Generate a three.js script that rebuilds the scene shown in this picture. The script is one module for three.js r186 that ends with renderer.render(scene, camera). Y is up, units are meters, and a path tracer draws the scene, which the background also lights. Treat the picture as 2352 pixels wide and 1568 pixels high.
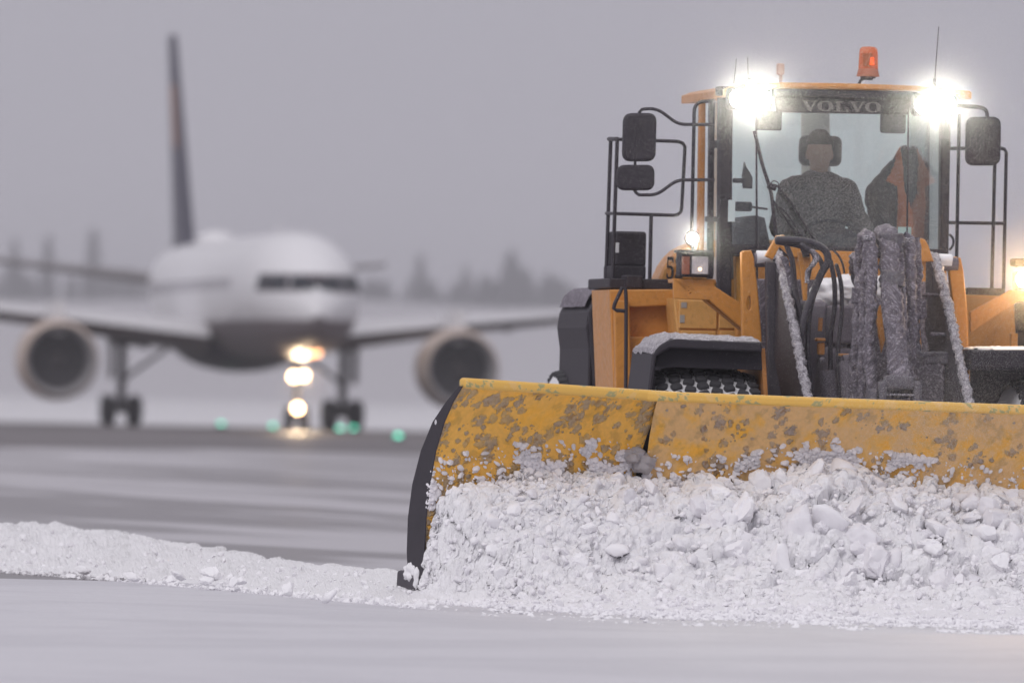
import * as THREE from 'three';
import { RoundedBoxGeometry } from 'three/addons/geometries/RoundedBoxGeometry.js';
import { mergeGeometries, mergeVertices, toCreasedNormals } from 'three/addons/utils/BufferGeometryUtils.js';
import { MarchingCubes } from 'three/addons/objects/MarchingCubes.js';
import { FontLoader } from 'three/addons/loaders/FontLoader.js';
import { TextGeometry } from 'three/addons/geometries/TextGeometry.js';
import { createNoise2D, createNoise3D } from 'simplex-noise';

// ------------------------------------------------------------------ camera, sky, sun, exposure
const V = (x, y, z) => new THREE.Vector3(x, y, z);
const scene = new THREE.Scene();
const FOCAL = 23360, IMG_W = 2352, IMG_H = 1568;                     // the photograph's lens, in pixels of a 2352 px wide print
const camera = new THREE.PerspectiveCamera(2 * Math.atan(IMG_H / 2 / FOCAL) * 180 / Math.PI, IMG_W / IMG_H, 1, 9000);
camera.position.set(0, 1.206, 0);
camera.rotation.set(130 / FOCAL, 0, 0.0227, 'YXZ');
camera.updateMatrixWorld(true);
camera.focus = 61; camera.userData.fStop = 3.5;
const SKY_LOW = [0.425, 0.412, 0.47], SKY_HIGH = [0.80, 0.78, 0.84];
{
  const w = 16, h = 2048, d = new Float32Array(w * h * 4);
  for (let y = 0; y < h; y++) for (let x = 0; x < w; x++) {
    const e = Math.max(0, (y + 0.5) / h * 2 - 1), k = Math.sin(e * Math.PI / 2), mist = 1 + 0.34 * Math.exp(-e * 90 / 1.1), i = (y * w + x) * 4;   // the mist near the ground is paler than the cloud above it
    for (let c = 0; c < 3; c++) d[i + c] = (SKY_LOW[c] + (SKY_HIGH[c] - SKY_LOW[c]) * k) * mist;
    d[i + 3] = 1;
  }
  const t = new THREE.DataTexture(d, w, h, THREE.RGBAFormat, THREE.FloatType);
  t.mapping = THREE.EquirectangularReflectionMapping; t.magFilter = THREE.LinearFilter; t.minFilter = THREE.LinearFilter; t.needsUpdate = true;
  scene.background = t; scene.environment = t;
}
const sun = new THREE.DirectionalLight(new THREE.Color(1, 0.975, 0.96), 0.95);
sun.name = 'sun'; sun.position.set(-20, 40, -20); sun.target.position.set(2, 0, -62); sun.castShadow = true; sun.shadow.radius = 45;
sun.shadow.mapSize.set(2048, 2048); Object.assign(sun.shadow.camera, { left: -40, right: 40, top: 40, bottom: -40, near: 1, far: 200 });
scene.add(sun, sun.target);
scene.fog = new THREE.FogExp2(new THREE.Color(0.95, 0.935, 0.98), 0.00043);
const renderer = new THREE.WebGLRenderer();
renderer.toneMapping = THREE.LinearToneMapping; renderer.toneMappingExposure = 1.0;
renderer.shadowMap.enabled = true;

// ------------------------------------------------------------------ helpers
function rng(seed) { let a = seed >>> 0; return () => { a = (a + 0x6d2b79f5) | 0; let t = Math.imul(a ^ (a >>> 15), 1 | a); t = (t + Math.imul(t ^ (t >>> 7), 61 | t)) ^ t; return ((t ^ (t >>> 14)) >>> 0) / 4294967296; }; }
const rnd = rng(7), n2 = createNoise2D(rng(11)), n3 = createNoise3D(rng(13));
const fbm2 = (x, y, o = 4) => { let s = 0, a = 0.5, f = 1; for (let i = 0; i < o; i++) { s += a * n2(x * f, y * f); a *= 0.5; f *= 2.03; } return s; };
const fbm3 = (x, y, z, o = 3) => { let s = 0, a = 0.5, f = 1; for (let i = 0; i < o; i++) { s += a * n3(x * f, y * f, z * f); a *= 0.5; f *= 2.03; } return s; };
const smooth = (a, b, x) => { const t = Math.min(1, Math.max(0, (x - a) / (b - a))); return t * t * (3 - 2 * t); };
const lerp = (a, b, t) => a + (b - a) * t;
function interp(table, x) { if (x <= table[0][0]) return table[0][1]; for (let i = 1; i < table.length; i++) if (x <= table[i][0]) return lerp(table[i - 1][1], table[i][1], (x - table[i - 1][0]) / (table[i][0] - table[i - 1][0])); return table[table.length - 1][1]; }

const sight = (px, py) => V((px - IMG_W / 2) / FOCAL, -(py - IMG_H / 2) / FOCAL, -1).applyQuaternion(camera.quaternion);
const place = (px, py, depth) => { const d = sight(px, py); return camera.position.clone().addScaledVector(d, -depth / d.z); };   // a point of the place, seen at (px, py) of the photograph, so many metres off
const onGround = (px, py) => { const d = sight(px, py); return camera.position.clone().addScaledVector(d, -camera.position.y / d.y); };

const used = {};
const numbered = (name) => { const k = used[name] = (used[name] ?? -1) + 1; return k ? name + '_' + String(k).padStart(3, '0') : name; };
function tag(o, label, category, group, kind) { o.userData = { ...o.userData }; if (label) o.userData.label = label; if (category) o.userData.category = category; if (group) o.userData.group = group; if (kind) o.userData.kind = kind; return o; }
function thing(name, label, category, position = V(0, 0, 0), turn = 0, group) {
  const o = new THREE.Group(); o.name = numbered(name); o.position.copy(position); o.rotation.y = turn; scene.add(o);
  return tag(o, label, category, group);
}
function shadowed(m) { m.castShadow = m.receiveShadow = true; return m; }
function part(name, geo, mat, parent, label) {
  if (Array.isArray(geo)) geo = merged(geo);
  const m = shadowed(new THREE.Mesh(geo, mat)); m.name = name; parent.add(m);
  if (label) m.userData.label = label;
  return m;
}
function solo(name, geo, mat, label, category, group, kind) {
  const m = shadowed(new THREE.Mesh(Array.isArray(geo) ? merged(geo) : geo, mat)); m.name = numbered(name); scene.add(m);
  return tag(m, label, category, group, kind);
}
function merged(list) {
  return mergeGeometries(list.map((g) => {
    g = g.index ? g.toNonIndexed() : g.clone();
    for (const k of Object.keys(g.attributes)) if (!['position', 'normal', 'uv'].includes(k)) g.deleteAttribute(k);
    if (!g.attributes.normal) g.computeVertexNormals();
    if (!g.attributes.uv) g.setAttribute('uv', new THREE.BufferAttribute(new Float32Array(g.attributes.position.count * 2), 2));
    g.morphAttributes = {}; g.clearGroups();
    return g;
  }));
}
function metres(g) {                                                    // uv in metres by the dominant side of each face
  g = g.index ? g.toNonIndexed() : g;
  const p = g.attributes.position, uv = new Float32Array(p.count * 2), a = V(), b = V(), c = V(), n = V();
  for (let i = 0; i < p.count; i += 3) {
    a.fromBufferAttribute(p, i); b.fromBufferAttribute(p, i + 1); c.fromBufferAttribute(p, i + 2);
    n.copy(b).sub(a).cross(c.clone().sub(a));
    const ax = Math.abs(n.x), ay = Math.abs(n.y), az = Math.abs(n.z);
    [a, b, c].forEach((q, k) => { const [u, v] = az >= ax && az >= ay ? [q.x, q.y] : ax >= ay ? [q.z, q.y] : [q.x, q.z]; uv[(i + k) * 2] = u; uv[(i + k) * 2 + 1] = v; });
  }
  g.setAttribute('uv', new THREE.BufferAttribute(uv, 2));
  return g;
}
const rbox = (x0, x1, y0, y1, z0, z1, r = 0.012) => {
  const w = Math.abs(x1 - x0), h = Math.abs(y1 - y0), d = Math.abs(z1 - z0);
  const g = new RoundedBoxGeometry(w, h, d, 2, Math.min(r, w * 0.45, h * 0.45, d * 0.45)); g.translate((x0 + x1) / 2, (y0 + y1) / 2, (z0 + z1) / 2); return metres(g);
};
function pipe(points, r, fillet = 0.06, sides = 8) {
  const path = new THREE.CurvePath(), at = points.map((p) => p.clone());
  let from = at[0];
  for (let i = 1; i < at.length - 1; i++) {
    const a = at[i].clone().sub(at[i - 1]), b = at[i + 1].clone().sub(at[i]), f = Math.min(fillet, a.length() * 0.49, b.length() * 0.49);
    const p = at[i].clone().addScaledVector(a.normalize(), -f), q = at[i].clone().addScaledVector(b.normalize(), f);
    if (p.distanceTo(from) > 1e-4) path.add(new THREE.LineCurve3(from, p));
    path.add(new THREE.QuadraticBezierCurve3(p, at[i], q)); from = q;
  }
  path.add(new THREE.LineCurve3(from, at[at.length - 1]));
  return new THREE.TubeGeometry(path, Math.min(160, Math.max(6, Math.ceil(path.getLength() / 0.025))), r, sides, false);
}
const hose = (points, r, sides = 9) => { const c = new THREE.CatmullRomCurve3(points, false, 'centripetal'); return new THREE.TubeGeometry(c, Math.ceil(c.getLength() / 0.025) + 4, r, sides, false); };
function capped(geo, points, r) { const s = new THREE.SphereGeometry(r, 10, 8); return merged([geo, s.clone().translate(...points[0].toArray()), s.clone().translate(...points[points.length - 1].toArray())]); }
const rod = (a, b, r, sides = 14, r2 = r) => { const g = new THREE.CylinderGeometry(r2, r, a.distanceTo(b), sides); g.applyQuaternion(new THREE.Quaternion().setFromUnitVectors(V(0, 1, 0), b.clone().sub(a).normalize())); g.translate(...a.clone().add(b).multiplyScalar(0.5).toArray()); return g; };
function slab(points, depth, bevel = 0.006, holes = []) {               // flat outline in x, y; extruded from z = 0 towards -depth
  const s = new THREE.Shape(points.map(([x, y]) => new THREE.Vector2(x, y)));
  for (const [x, y, rx, ry = rx] of holes) { const h = new THREE.Path(); h.absellipse(x, y, rx, ry, 0, Math.PI * 2); s.holes.push(h); }
  const g = new THREE.ExtrudeGeometry(s, { depth: Math.max(0.002, depth - 2 * bevel), bevelEnabled: bevel > 0, bevelSize: bevel, bevelThickness: bevel, bevelOffset: -bevel, bevelSegments: 2, curveSegments: 16 });
  g.translate(0, 0, -depth + bevel); return g;
}
function lumpy(g, amp, freq, seed = 0, weld = true) {                   // pushes a finely divided surface in and out along its normals
  if (weld) { g = g.clone(); g.deleteAttribute('normal'); g.deleteAttribute('uv'); g = mergeVertices(g, 1e-4); g.computeVertexNormals(); }
  const p = g.attributes.position, n = g.attributes.normal;
  for (let i = 0; i < p.count; i++) {
    const x = p.getX(i), y = p.getY(i), z = p.getZ(i), d = amp * (0.65 * n3(x * freq + seed, y * freq, z * freq) + 0.35 * n3(x * freq * 2.7, y * freq * 2.7 + seed, z * freq * 2.7));
    p.setXYZ(i, x + n.getX(i) * d, y + n.getY(i) * d, z + n.getZ(i) * d);
  }
  g.computeVertexNormals(); return g;
}
function texture(size, fn, { srgb = false, repeat = 1, h = size } = {}) {
  const d = new Uint8Array(size * h * 4);
  for (let y = 0; y < h; y++) for (let x = 0; x < size; x++) { const c = fn((x + 0.5) / size, (y + 0.5) / h), i = (y * size + x) * 4; for (let k = 0; k < 3; k++) d[i + k] = Math.max(0, Math.min(255, Math.round((Array.isArray(c) ? c[k] : c) * 255))); d[i + 3] = 255; }
  const t = new THREE.DataTexture(d, size, h); t.wrapS = t.wrapT = THREE.RepeatWrapping; t.magFilter = THREE.LinearFilter; t.minFilter = THREE.LinearMipmapLinearFilter; t.generateMipmaps = true;
  if (srgb) t.colorSpace = THREE.SRGBColorSpace;
  t.repeat.set(repeat, repeat); t.needsUpdate = true; return t;
}
const loop4 = (u, v, R, seed) => {                                       // noise that closes on itself in u and v
  const a = u * Math.PI * 2, b = v * Math.PI * 2;
  return n3(Math.cos(a) * R + seed, Math.sin(a) * R + Math.cos(b) * R, Math.sin(b) * R - seed);
};
const loopFbm = (u, v, R, seed, o = 4) => { let s = 0, w = 0.5, f = R; for (let i = 0; i < o; i++) { s += w * loop4(u, v, f, seed + i * 7.3); w *= 0.55; f *= 2.1; } return s; };

// ------------------------------------------------------------------ materials
const std = (name, rgb, roughness = 0.6, more = {}) => { const m = new THREE.MeshStandardMaterial({ roughness, ...more }); m.name = name; m.color.setRGB(...rgb); return m; };
const phys = (name, rgb, roughness = 0.6, more = {}) => { const m = new THREE.MeshPhysicalMaterial({ roughness, ...more }); m.name = name; m.color.setRGB(...rgb); return m; };
const grimeMap = texture(512, (u, v) => { const a = loopFbm(u, v, 1.1, 3), b = loopFbm(u, v, 5, 40, 3), k = 0.90 + 0.12 * a + 0.06 * b; const s = smooth(0.28, 0.5, loopFbm(u, v, 3.2, 90, 4)) * 0.42; return [lerp(k, 0.62, s), lerp(k, 0.56, s), lerp(k, 0.52, s)]; }, { repeat: 0.8 });
const roughMap = texture(256, (u, v) => 0.78 + 0.3 * loopFbm(u, v, 2.5, 21), { repeat: 1.1 });
const fineBump = texture(256, (u, v) => 0.5 + 0.5 * loopFbm(u, v, 9, 61, 3), { repeat: 2.5 });
const snowBump = texture(512, (u, v) => 0.5 + 0.55 * loopFbm(u, v, 7, 77, 5), { repeat: 2 });
const M = {
  yellow: phys('yellow machine paint', [0.70, 0.30, 0.06], 0.5, { map: grimeMap, roughnessMap: roughMap, clearcoat: 0.15, clearcoatRoughness: 0.4 }),
  yellowPale: phys('pale yellow panel paint', [0.80, 0.42, 0.13], 0.5, { map: grimeMap, roughnessMap: roughMap }),
  yellowDull: std('dirty yellow paint', [0.52, 0.22, 0.06], 0.65, { map: grimeMap }),
  black: std('black moulded plastic', [0.034, 0.028, 0.038], 0.62, { map: grimeMap, bumpMap: fineBump, bumpScale: 0.0008 }),
  deepBlack: std('deep black lining', [0.022, 0.018, 0.026], 0.75),  // darker black than the moulded plastic, for wheel wells and the hinge gap
  blackTube: std('black painted tube', [0.036, 0.030, 0.040], 0.5),
  darkSteel: std('dark grey steel', [0.075, 0.066, 0.08], 0.6, { map: grimeMap, bumpMap: fineBump, bumpScale: 0.001 }),
  steel: std('bare steel', [0.42, 0.41, 0.42], 0.4, { metalness: 0.8 }),
  caked: std('grime and frozen slush on steel', [1, 1, 1], 0.85, { map: texture(512, (u, v) => { const k = 0.55 * smooth(0.0, 0.45, loopFbm(u, v, 7, 23, 4)) + 0.45 * smooth(0.25, 0.5, loopFbm(u, v, 15, 53, 3)); return [lerp(0.40, 0.76, k), lerp(0.375, 0.735, k), lerp(0.41, 0.77, k)]; }, { srgb: true, repeat: 0.9 }), bumpMap: snowBump, bumpScale: 0.0015 }),
  snowCrust: std('snow crust over dark steel', [1, 1, 1], 0.9, { map: texture(256, (u, v) => { const k = smooth(-0.1, 0.35, loopFbm(u, v, 3, 17, 4)); return [lerp(0.42, 0.84, k), lerp(0.405, 0.825, k), lerp(0.43, 0.85, k)]; }, { srgb: true, repeat: 5 }), bumpMap: snowBump, bumpScale: 0.008 }),
  ridge: std('loose ridge snow', [0.84, 0.83, 0.85], 0.9, { bumpMap: snowBump, bumpScale: 0.006 }),
  snowFleck: std('snow crust with grit showing through', [1, 1, 1], 0.9, { map: texture(512, (u, v) => { const k = 0.7 * smooth(-0.25, 0.12, loopFbm(u, v, 9, 187, 3)) + 0.3 * smooth(-0.2, 0.3, loopFbm(u, v, 2.5, 31, 3)); return [lerp(0.40, 0.88, k), lerp(0.38, 0.865, k), lerp(0.41, 0.885, k)]; }, { srgb: true, repeat: 3 }), bumpMap: snowBump, bumpScale: 0.01 }),
  snowGrey: std('old snow with grit', [1, 1, 1], 0.9, { map: texture(512, (u, v) => { const k = smooth(-0.25, 0.15, loopFbm(u, v, 6, 87, 4)); return [lerp(0.58, 0.90, k), lerp(0.56, 0.885, k), lerp(0.585, 0.905, k)]; }, { srgb: true, repeat: 3 }), bumpMap: snowBump, bumpScale: 0.01 }),
  hose: std('rubber hose', [0.06, 0.053, 0.066], 0.6),
  rubber: std('tyre rubber', [0.05, 0.048, 0.054], 0.8, { bumpMap: fineBump, bumpScale: 0.001 }),
  snow: std('snow', [0.885, 0.875, 0.9], 0.9, { bumpMap: snowBump, bumpScale: 0.006 }),
  dirtySnow: std('grey slush', [0.42, 0.40, 0.42], 0.9, { bumpMap: snowBump, bumpScale: 0.008 }),
  chunk: std('broken packed snow', [0.885, 0.875, 0.9], 0.88),
  glass: phys('cab glass', [0.965, 1, 0.985], 0.02, { transmission: 1, ior: 1.5 }),
  amber: phys('amber lens', [1.0, 0.40, 0.14], 0.15, { transmission: 0.75, thickness: 0, ior: 1.45 }),
  lensGlass: phys('lamp glass', [0.95, 0.95, 0.95], 0.08, { transmission: 0.9, ior: 1.45 }),
  grey: std('light grey paint', [0.42, 0.41, 0.43], 0.5, { map: grimeMap }),
};

// ------------------------------------------------------------------ ground, runway, far hills
{
  const g = new THREE.PlaneGeometry(3200, 2700, 4, 4); g.rotateX(-Math.PI / 2); g.translate(0, -0.02, -1330);
  const p = g.attributes.position, uv = g.attributes.uv; for (let i = 0; i < p.count; i++) uv.setXY(i, p.getX(i), p.getZ(i));
  const mat = std('packed snow field', [0.72, 0.71, 0.735], 0.75, { map: texture(512, (u, v) => 0.86 + 0.12 * loopFbm(u, v, 2, 5, 4), { repeat: 1 / 35 }) });
  solo('ground', g, mat, 'flat white snow field around the runway', null, null, 'structure');
}
{
  const g = new THREE.PlaneGeometry(520, 285, 1, 1); g.rotateX(-Math.PI / 2); g.translate(0, 0.004, -61 - 142.5);
  const p = g.attributes.position, uv = g.attributes.uv; for (let i = 0; i < p.count; i++) { const x = p.getX(i), z = p.getZ(i); uv.setXY(i, (0.33 * x + 0.94 * z) * 0.14, 0.94 * x - 0.33 * z); }
  const streak = (u, v) => smooth(-0.2, 0.22, loopFbm(u, v, 1.3, 31, 5));
  const mat = std('wet asphalt under blown snow', [1, 1, 1], 0.8, {
    map: texture(1024, (u, v) => { const s = streak(u, v); return [lerp(0.20, 0.45, s), lerp(0.185, 0.435, s), lerp(0.195, 0.46, s)]; }, { repeat: 1 / 30 }),
    roughnessMap: texture(256, (u, v) => 0.55 + 0.4 * streak(u, v), { repeat: 1 / 30 }),
  });
  solo('runway', g, mat, 'wet grey runway with streaks of blown snow', null, null, 'structure');
  const edge = []; for (let x = -260; x <= 260; x += 2) edge.push(new THREE.Vector2(x, 206 + 30 * fbm2(x / 26, 2, 4)));
  const t = new THREE.ShapeGeometry(new THREE.Shape([...edge, new THREE.Vector2(260, 346), new THREE.Vector2(-260, 346)])); t.rotateX(-Math.PI / 2); t.translate(0, 0.008, 0);
  const tp = t.attributes.position, tu = t.attributes.uv; for (let i = 0; i < tp.count; i++) tu.setXY(i, tp.getX(i), tp.getZ(i));
  solo('taxiway', t, std('dark wet asphalt', [0.12, 0.10, 0.105], 0.55, { map: texture(256, (u, v) => 0.8 + 0.3 * loopFbm(u, v, 1.5, 66, 4), { repeat: 1 / 60 }) }), 'dark wet asphalt band under the airliner', null, null, 'structure');
}
{
  const g = new THREE.PlaneGeometry(60, 36, 1, 1); g.rotateX(-Math.PI / 2); g.translate(0, 0.008, -45.5);
  const p = g.attributes.position, uv = g.attributes.uv; for (let i = 0; i < p.count; i++) uv.setXY(i, p.getX(i), p.getZ(i));
  const ice = (u, v) => 0.75 * smooth(-0.3, 0.15, loopFbm(u, v, 1.1, 55, 5)) + 0.25 * smooth(-0.05, 0.2, loopFbm(u, v * 3, 2.4, 19, 4));
  const mat = std('scraped ice and packed snow', [1, 1, 1], 0.55, {
    map: texture(1024, (u, v) => { const s = ice(u, v), w = 0.03 * loopFbm(u, v, 14, 8, 3); return [lerp(0.535, 0.60, s) + w, lerp(0.525, 0.59, s) + w, lerp(0.56, 0.625, s) + w]; }, { repeat: 1 / 15 }),
    bumpMap: texture(512, (u, v) => 0.5 + 0.5 * loopFbm(u, v, 6, 12, 5), { repeat: 1 / 3 }), bumpScale: 0.01,
  });
  solo('apron', g, mat, 'scraped packed snow and ice in front of the plough', null, null, 'structure');
}
{
  const nx = 120, nz = 14, g = new THREE.PlaneGeometry(2600, 2200, nx, nz); g.rotateX(-Math.PI / 2); g.translate(0, 0, -1700 - 400);
  const p = g.attributes.position;
  for (let i = 0; i < p.count; i++) { const x = p.getX(i), z = p.getZ(i), far = smooth(-1300, -2450, z); p.setY(i, -0.6 + far * (23 + 5 * fbm2(x / 260, z / 500 + 3))); }
  g.computeVertexNormals();
  solo('hills', g, std('far snowy rise', [0.50, 0.485, 0.51], 0.9), 'low snow covered rise in the haze', null, null, 'structure');
}

// ------------------------------------------------------------------ trees on the rise
const treeMat = std('frosted spruce needles', [0.16, 0.16, 0.175], 0.9), trunkMat = std('spruce bark', [0.09, 0.08, 0.08], 0.9);
function spruce(h, seed, wide) {
  const r = rng(seed), tri = [];
  const crown = [];
  const layers = 26;
  for (let k = 0; k < layers; k++) {
    const t = k / layers, y = h * (0.10 + 0.90 * t), reach = wide * Math.pow(1 - t, 0.6) * (0.72 + 0.5 * r()) + 0.15, limbs = 9;
    for (let j = 0; j < limbs; j++) {
      if (r() < 0.14) continue;
      const a = (j + r()) / limbs * Math.PI * 2, len = reach * (0.6 + 0.5 * r()), droop = 0.25 + 0.2 * r();
      for (let q = 0; q < 5; q++) {
        const s = (q + 0.5) / 5, w = (0.55 + 0.5 * r()) * (1 - s * 0.55) * wide * 0.17, cx = Math.cos(a) * len * s, cz = Math.sin(a) * len * s, cy = y - len * s * droop;
        const o = new THREE.Euler(r() * 2, a, r() * 1.2);
        for (let f = 0; f < 2; f++) {
          const tri3 = [V(-w, -w * 0.3, 0), V(w, -w * 0.2, w * 0.3), V(0, w * 0.5, -w * 0.6)].map((v) => v.applyEuler(new THREE.Euler(o.x + f * 1.3, o.y, o.z)).add(V(cx, cy, cz)));
          for (const v of tri3) tri.push(v.x, v.y, v.z);
        }
      }
    }
  }
  const g = new THREE.BufferGeometry(); g.setAttribute('position', new THREE.Float32BufferAttribute(tri, 3)); g.computeVertexNormals();
  return { crown: g, trunk: new THREE.CylinderGeometry(h * 0.004, h * 0.014, h * 0.97, 7).translate(0, h * 0.485, 0) };
}
{
  const D = 2380, kinds = [spruce(20, 101, 4.2), spruce(20, 202, 5.4), spruce(20, 303, 6.6)];
  const protos = kinds.map((k) => { const t = new THREE.Group(); part('crown', k.crown, treeMat, t); part('trunk', k.trunk, trunkMat, t); return t; });
  const put = (px, top, base, kind, wide, label, group) => {
    const b = place(px, base, D), t = place(px, top, D), o = protos[kind].clone(); o.name = numbered('spruce_tree');
    const s = (t.y - b.y) / 20; o.scale.set(s * wide, s, s * wide); o.position.copy(b); o.rotation.y = px; scene.add(o); tag(o, label, 'tree', group);
  };
  const G = 'spruce trees in the haze';
  put(30, 545, 690, 0, 1.1, 'tall hazy spruce nearest the left edge of the photo', G);
  put(108, 538, 690, 1, 1.0, 'hazy broad spruce between two slimmer spruces left of the airliner', G);
  put(210, 522, 700, 0, 1.25, 'tallest hazy spruce left of the airliner tail fin', G);
  put(963, 582, 720, 0, 1.25, 'slim hazy spruce just right of the airliner nose', G);
  put(1066, 606, 720, 1, 0.9, 'middle of three hazy spruces right of the airliner', G);
  put(1172, 572, 720, 2, 1.15, 'broad hazy spruce nearest the snow plough loader', G);
  const r = rng(5);
  for (let i = 0; i < 44; i++) {
    const px = i < 15 ? -20 + i * 27 + r() * 16 : 830 + (i - 15) * 17.5 + r() * 10, low = i < 15 ? 600 : 634;
    put(px, low + r() * 42 - 38 * Math.max(0, 1 - Math.abs(px - 1180) / 130), 730, Math.floor(r() * 3), 1.35, 'small pale spruce in the hazy tree line on the rise', 'small spruces of the far tree line');
  }
}

// ------------------------------------------------------------------ airliner
const PLANE_TURN = 0.138;
const plane = thing('airliner', 'white twin engine airliner with dark tail fin taxiing on the runway', 'airplane', place(531, 984, 334).setY(0), PLANE_TURN);
{
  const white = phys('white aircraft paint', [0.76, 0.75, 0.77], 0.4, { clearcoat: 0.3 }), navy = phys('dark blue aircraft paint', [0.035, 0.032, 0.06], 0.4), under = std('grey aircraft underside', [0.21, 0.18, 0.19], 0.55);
  const tan = phys('tan engine cowl paint', [0.52, 0.41, 0.34], 0.4), inside = std('engine inlet lining', [0.30, 0.29, 0.30], 0.5), snowTop = M.snow, gearGrey = std('landing gear metal', [0.09, 0.08, 0.085], 0.5), wing = std('wing grey', [0.19, 0.175, 0.18], 0.5), wingTop = std('frosted wing skin', [0.56, 0.55, 0.57], 0.6);
  // fuselage: rings along z; z = 0 at the main gear, nose towards +z
  const st = [[-23.6, 5.35, 0.15, 0.2], [-21, 5.15, 0.62, 0.72], [-17, 4.82, 1.12, 1.3], [-12, 4.5, 1.6, 1.72], [-7, 4.3, 1.86, 1.96], [0, 4.25, 1.88, 2.0], [16, 4.25, 1.88, 2.0], [18.6, 4.22, 1.84, 1.95], [20.2, 4.12, 1.68, 1.78], [21.5, 3.98, 1.42, 1.5], [22.5, 3.82, 1.08, 1.12], [23.1, 3.7, 0.7, 0.74], [23.45, 3.62, 0.34, 0.36], [23.55, 3.6, 0.02, 0.02]];
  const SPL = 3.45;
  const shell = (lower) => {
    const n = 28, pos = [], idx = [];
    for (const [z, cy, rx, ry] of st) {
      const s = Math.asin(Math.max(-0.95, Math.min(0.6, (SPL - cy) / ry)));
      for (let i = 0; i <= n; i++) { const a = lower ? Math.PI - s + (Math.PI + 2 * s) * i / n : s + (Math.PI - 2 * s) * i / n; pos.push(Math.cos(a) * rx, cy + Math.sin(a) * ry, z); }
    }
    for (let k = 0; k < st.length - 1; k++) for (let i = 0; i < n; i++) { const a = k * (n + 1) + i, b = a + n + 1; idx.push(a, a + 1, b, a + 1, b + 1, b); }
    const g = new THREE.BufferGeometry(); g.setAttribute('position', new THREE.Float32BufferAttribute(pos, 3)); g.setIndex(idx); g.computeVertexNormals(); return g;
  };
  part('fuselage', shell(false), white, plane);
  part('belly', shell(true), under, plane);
  const fairing = new THREE.SphereGeometry(1, 28, 18); fairing.scale(2.15, 1.0, 6.2); fairing.translate(0, 2.85, 1.5); part('wing_fairing', fairing, navy, plane);
  // cockpit windows: six panes on the nose
  const dark = phys('cockpit glass', [0.02, 0.025, 0.035], 0.45, { specularIntensity: 0.4 }), mask = std('dark window surround', [0.10, 0.075, 0.09], 0.5);
  const noseAt = (a, y) => { // point of the nose skin at azimuth a and height y
    let best = null;
    for (let z = 17; z < 23.4; z += 0.02) { const cy = interp(st.map((s) => [s[0], s[1]]), z), rx = interp(st.map((s) => [s[0], s[2]]), z), ry = interp(st.map((s) => [s[0], s[3]]), z), q = 1 - ((y - cy) / ry) ** 2; if (q <= 0) continue; const x = rx * Math.sqrt(q); if (Math.atan2(x, z - 18.4) <= Math.abs(a)) { best = V(Math.sign(a || 1) * x, y, z); break; } }
    return best ?? V(0, y, 23);
  };
  const quad = (a0, a1, y0, y1, lift) => {
    const pos = [], idx = [], n = 6; for (let j = 0; j <= 4; j++) for (let i = 0; i <= n; i++) { const a = lerp(a0, a1, i / n), p = noseAt(a, lerp(y0, y1, j / 4)); p.add(V(Math.sin(a), 0.35, Math.cos(a)).multiplyScalar(lift)); pos.push(p.x, p.y, p.z); }
    for (let j = 0; j < 4; j++) for (let i = 0; i < n; i++) { const q = j * (n + 1) + i; idx.push(q, q + 1, q + n + 1, q + 1, q + n + 2, q + n + 1); }
    const g = new THREE.BufferGeometry(); g.setAttribute('position', new THREE.Float32BufferAttribute(pos, 3)); g.setIndex(idx); g.computeVertexNormals(); return g;
  };
  mask.side = dark.side = THREE.DoubleSide;
  part('window_surround', [quad(-0.66, -0.005, 4.32, 4.86, 0.02), quad(0.005, 0.66, 4.32, 4.86, 0.02)], mask, plane);
  for (const [a0, a1] of [[-0.64, -0.44], [-0.41, -0.22], [-0.19, -0.02], [0.02, 0.19], [0.22, 0.41], [0.44, 0.64]]) part('cockpit_window', quad(a0, a1, 4.37, 4.80, 0.05), dark, plane);
  // cabin windows and door outlines along both sides
  const pane = phys('cabin window', [0.42, 0.41, 0.44], 0.2);
  for (const s of [-1, 1]) for (let k = 0; k < 40; k++) part('cabin_window', new THREE.BoxGeometry(0.04, 0.34, 0.24).translate(s * 1.86, 4.6, 15.2 - k * 0.62), pane, plane);
  part('aerial', new THREE.BoxGeometry(0.04, 0.4, 0.5).translate(0, 6.4, 12), white, plane);
  part('dome', new THREE.SphereGeometry(0.7, 14, 8).scale(1, 0.55, 2).translate(0, 6.2, -6), white, plane);
  // lifting surfaces: sections with an aerofoil outline
  const foil = (sections, upright) => {
    const prof = []; const N = 12; for (let i = 0; i <= N; i++) { const t = i / N; prof.push([t, 1.0 * (1.48 * Math.sqrt(t) - 0.63 * t - 1.76 * t * t + 1.42 * t ** 3 - 0.51 * t ** 4)]); } for (let i = N - 1; i > 0; i--) { const t = i / N; prof.push([t, -1.0 * (1.48 * Math.sqrt(t) - 0.63 * t - 1.76 * t * t + 1.42 * t ** 3 - 0.51 * t ** 4)]); }
    const m = prof.length, pos = [], top = [], bot = [], idx = top;
    for (const [x, y, zLead, chord, thick] of sections) for (const [t, h] of prof) upright ? pos.push(x + h * thick * chord, y, zLead - t * chord) : pos.push(x, y + h * thick * chord, zLead - t * chord);
    for (let k = 0; k < sections.length - 1; k++) for (let i = 0; i < m; i++) { const a = k * m + i, b = k * m + (i + 1) % m, c = a + m, d = b + m, dest = !upright && i >= N ? bot : top; dest.push(a, b, c, b, d, c); }
    const make = (ix) => { const g = new THREE.BufferGeometry(); g.setAttribute('position', new THREE.Float32BufferAttribute(pos, 3)); g.setIndex(ix); const q = g.toNonIndexed(); q.computeVertexNormals(); return q; };
    return upright ? make(top) : [make(top), make(bot)];
  };
  const dbl = (m) => { const c = m.clone(); c.side = THREE.DoubleSide; return c; };
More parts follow.
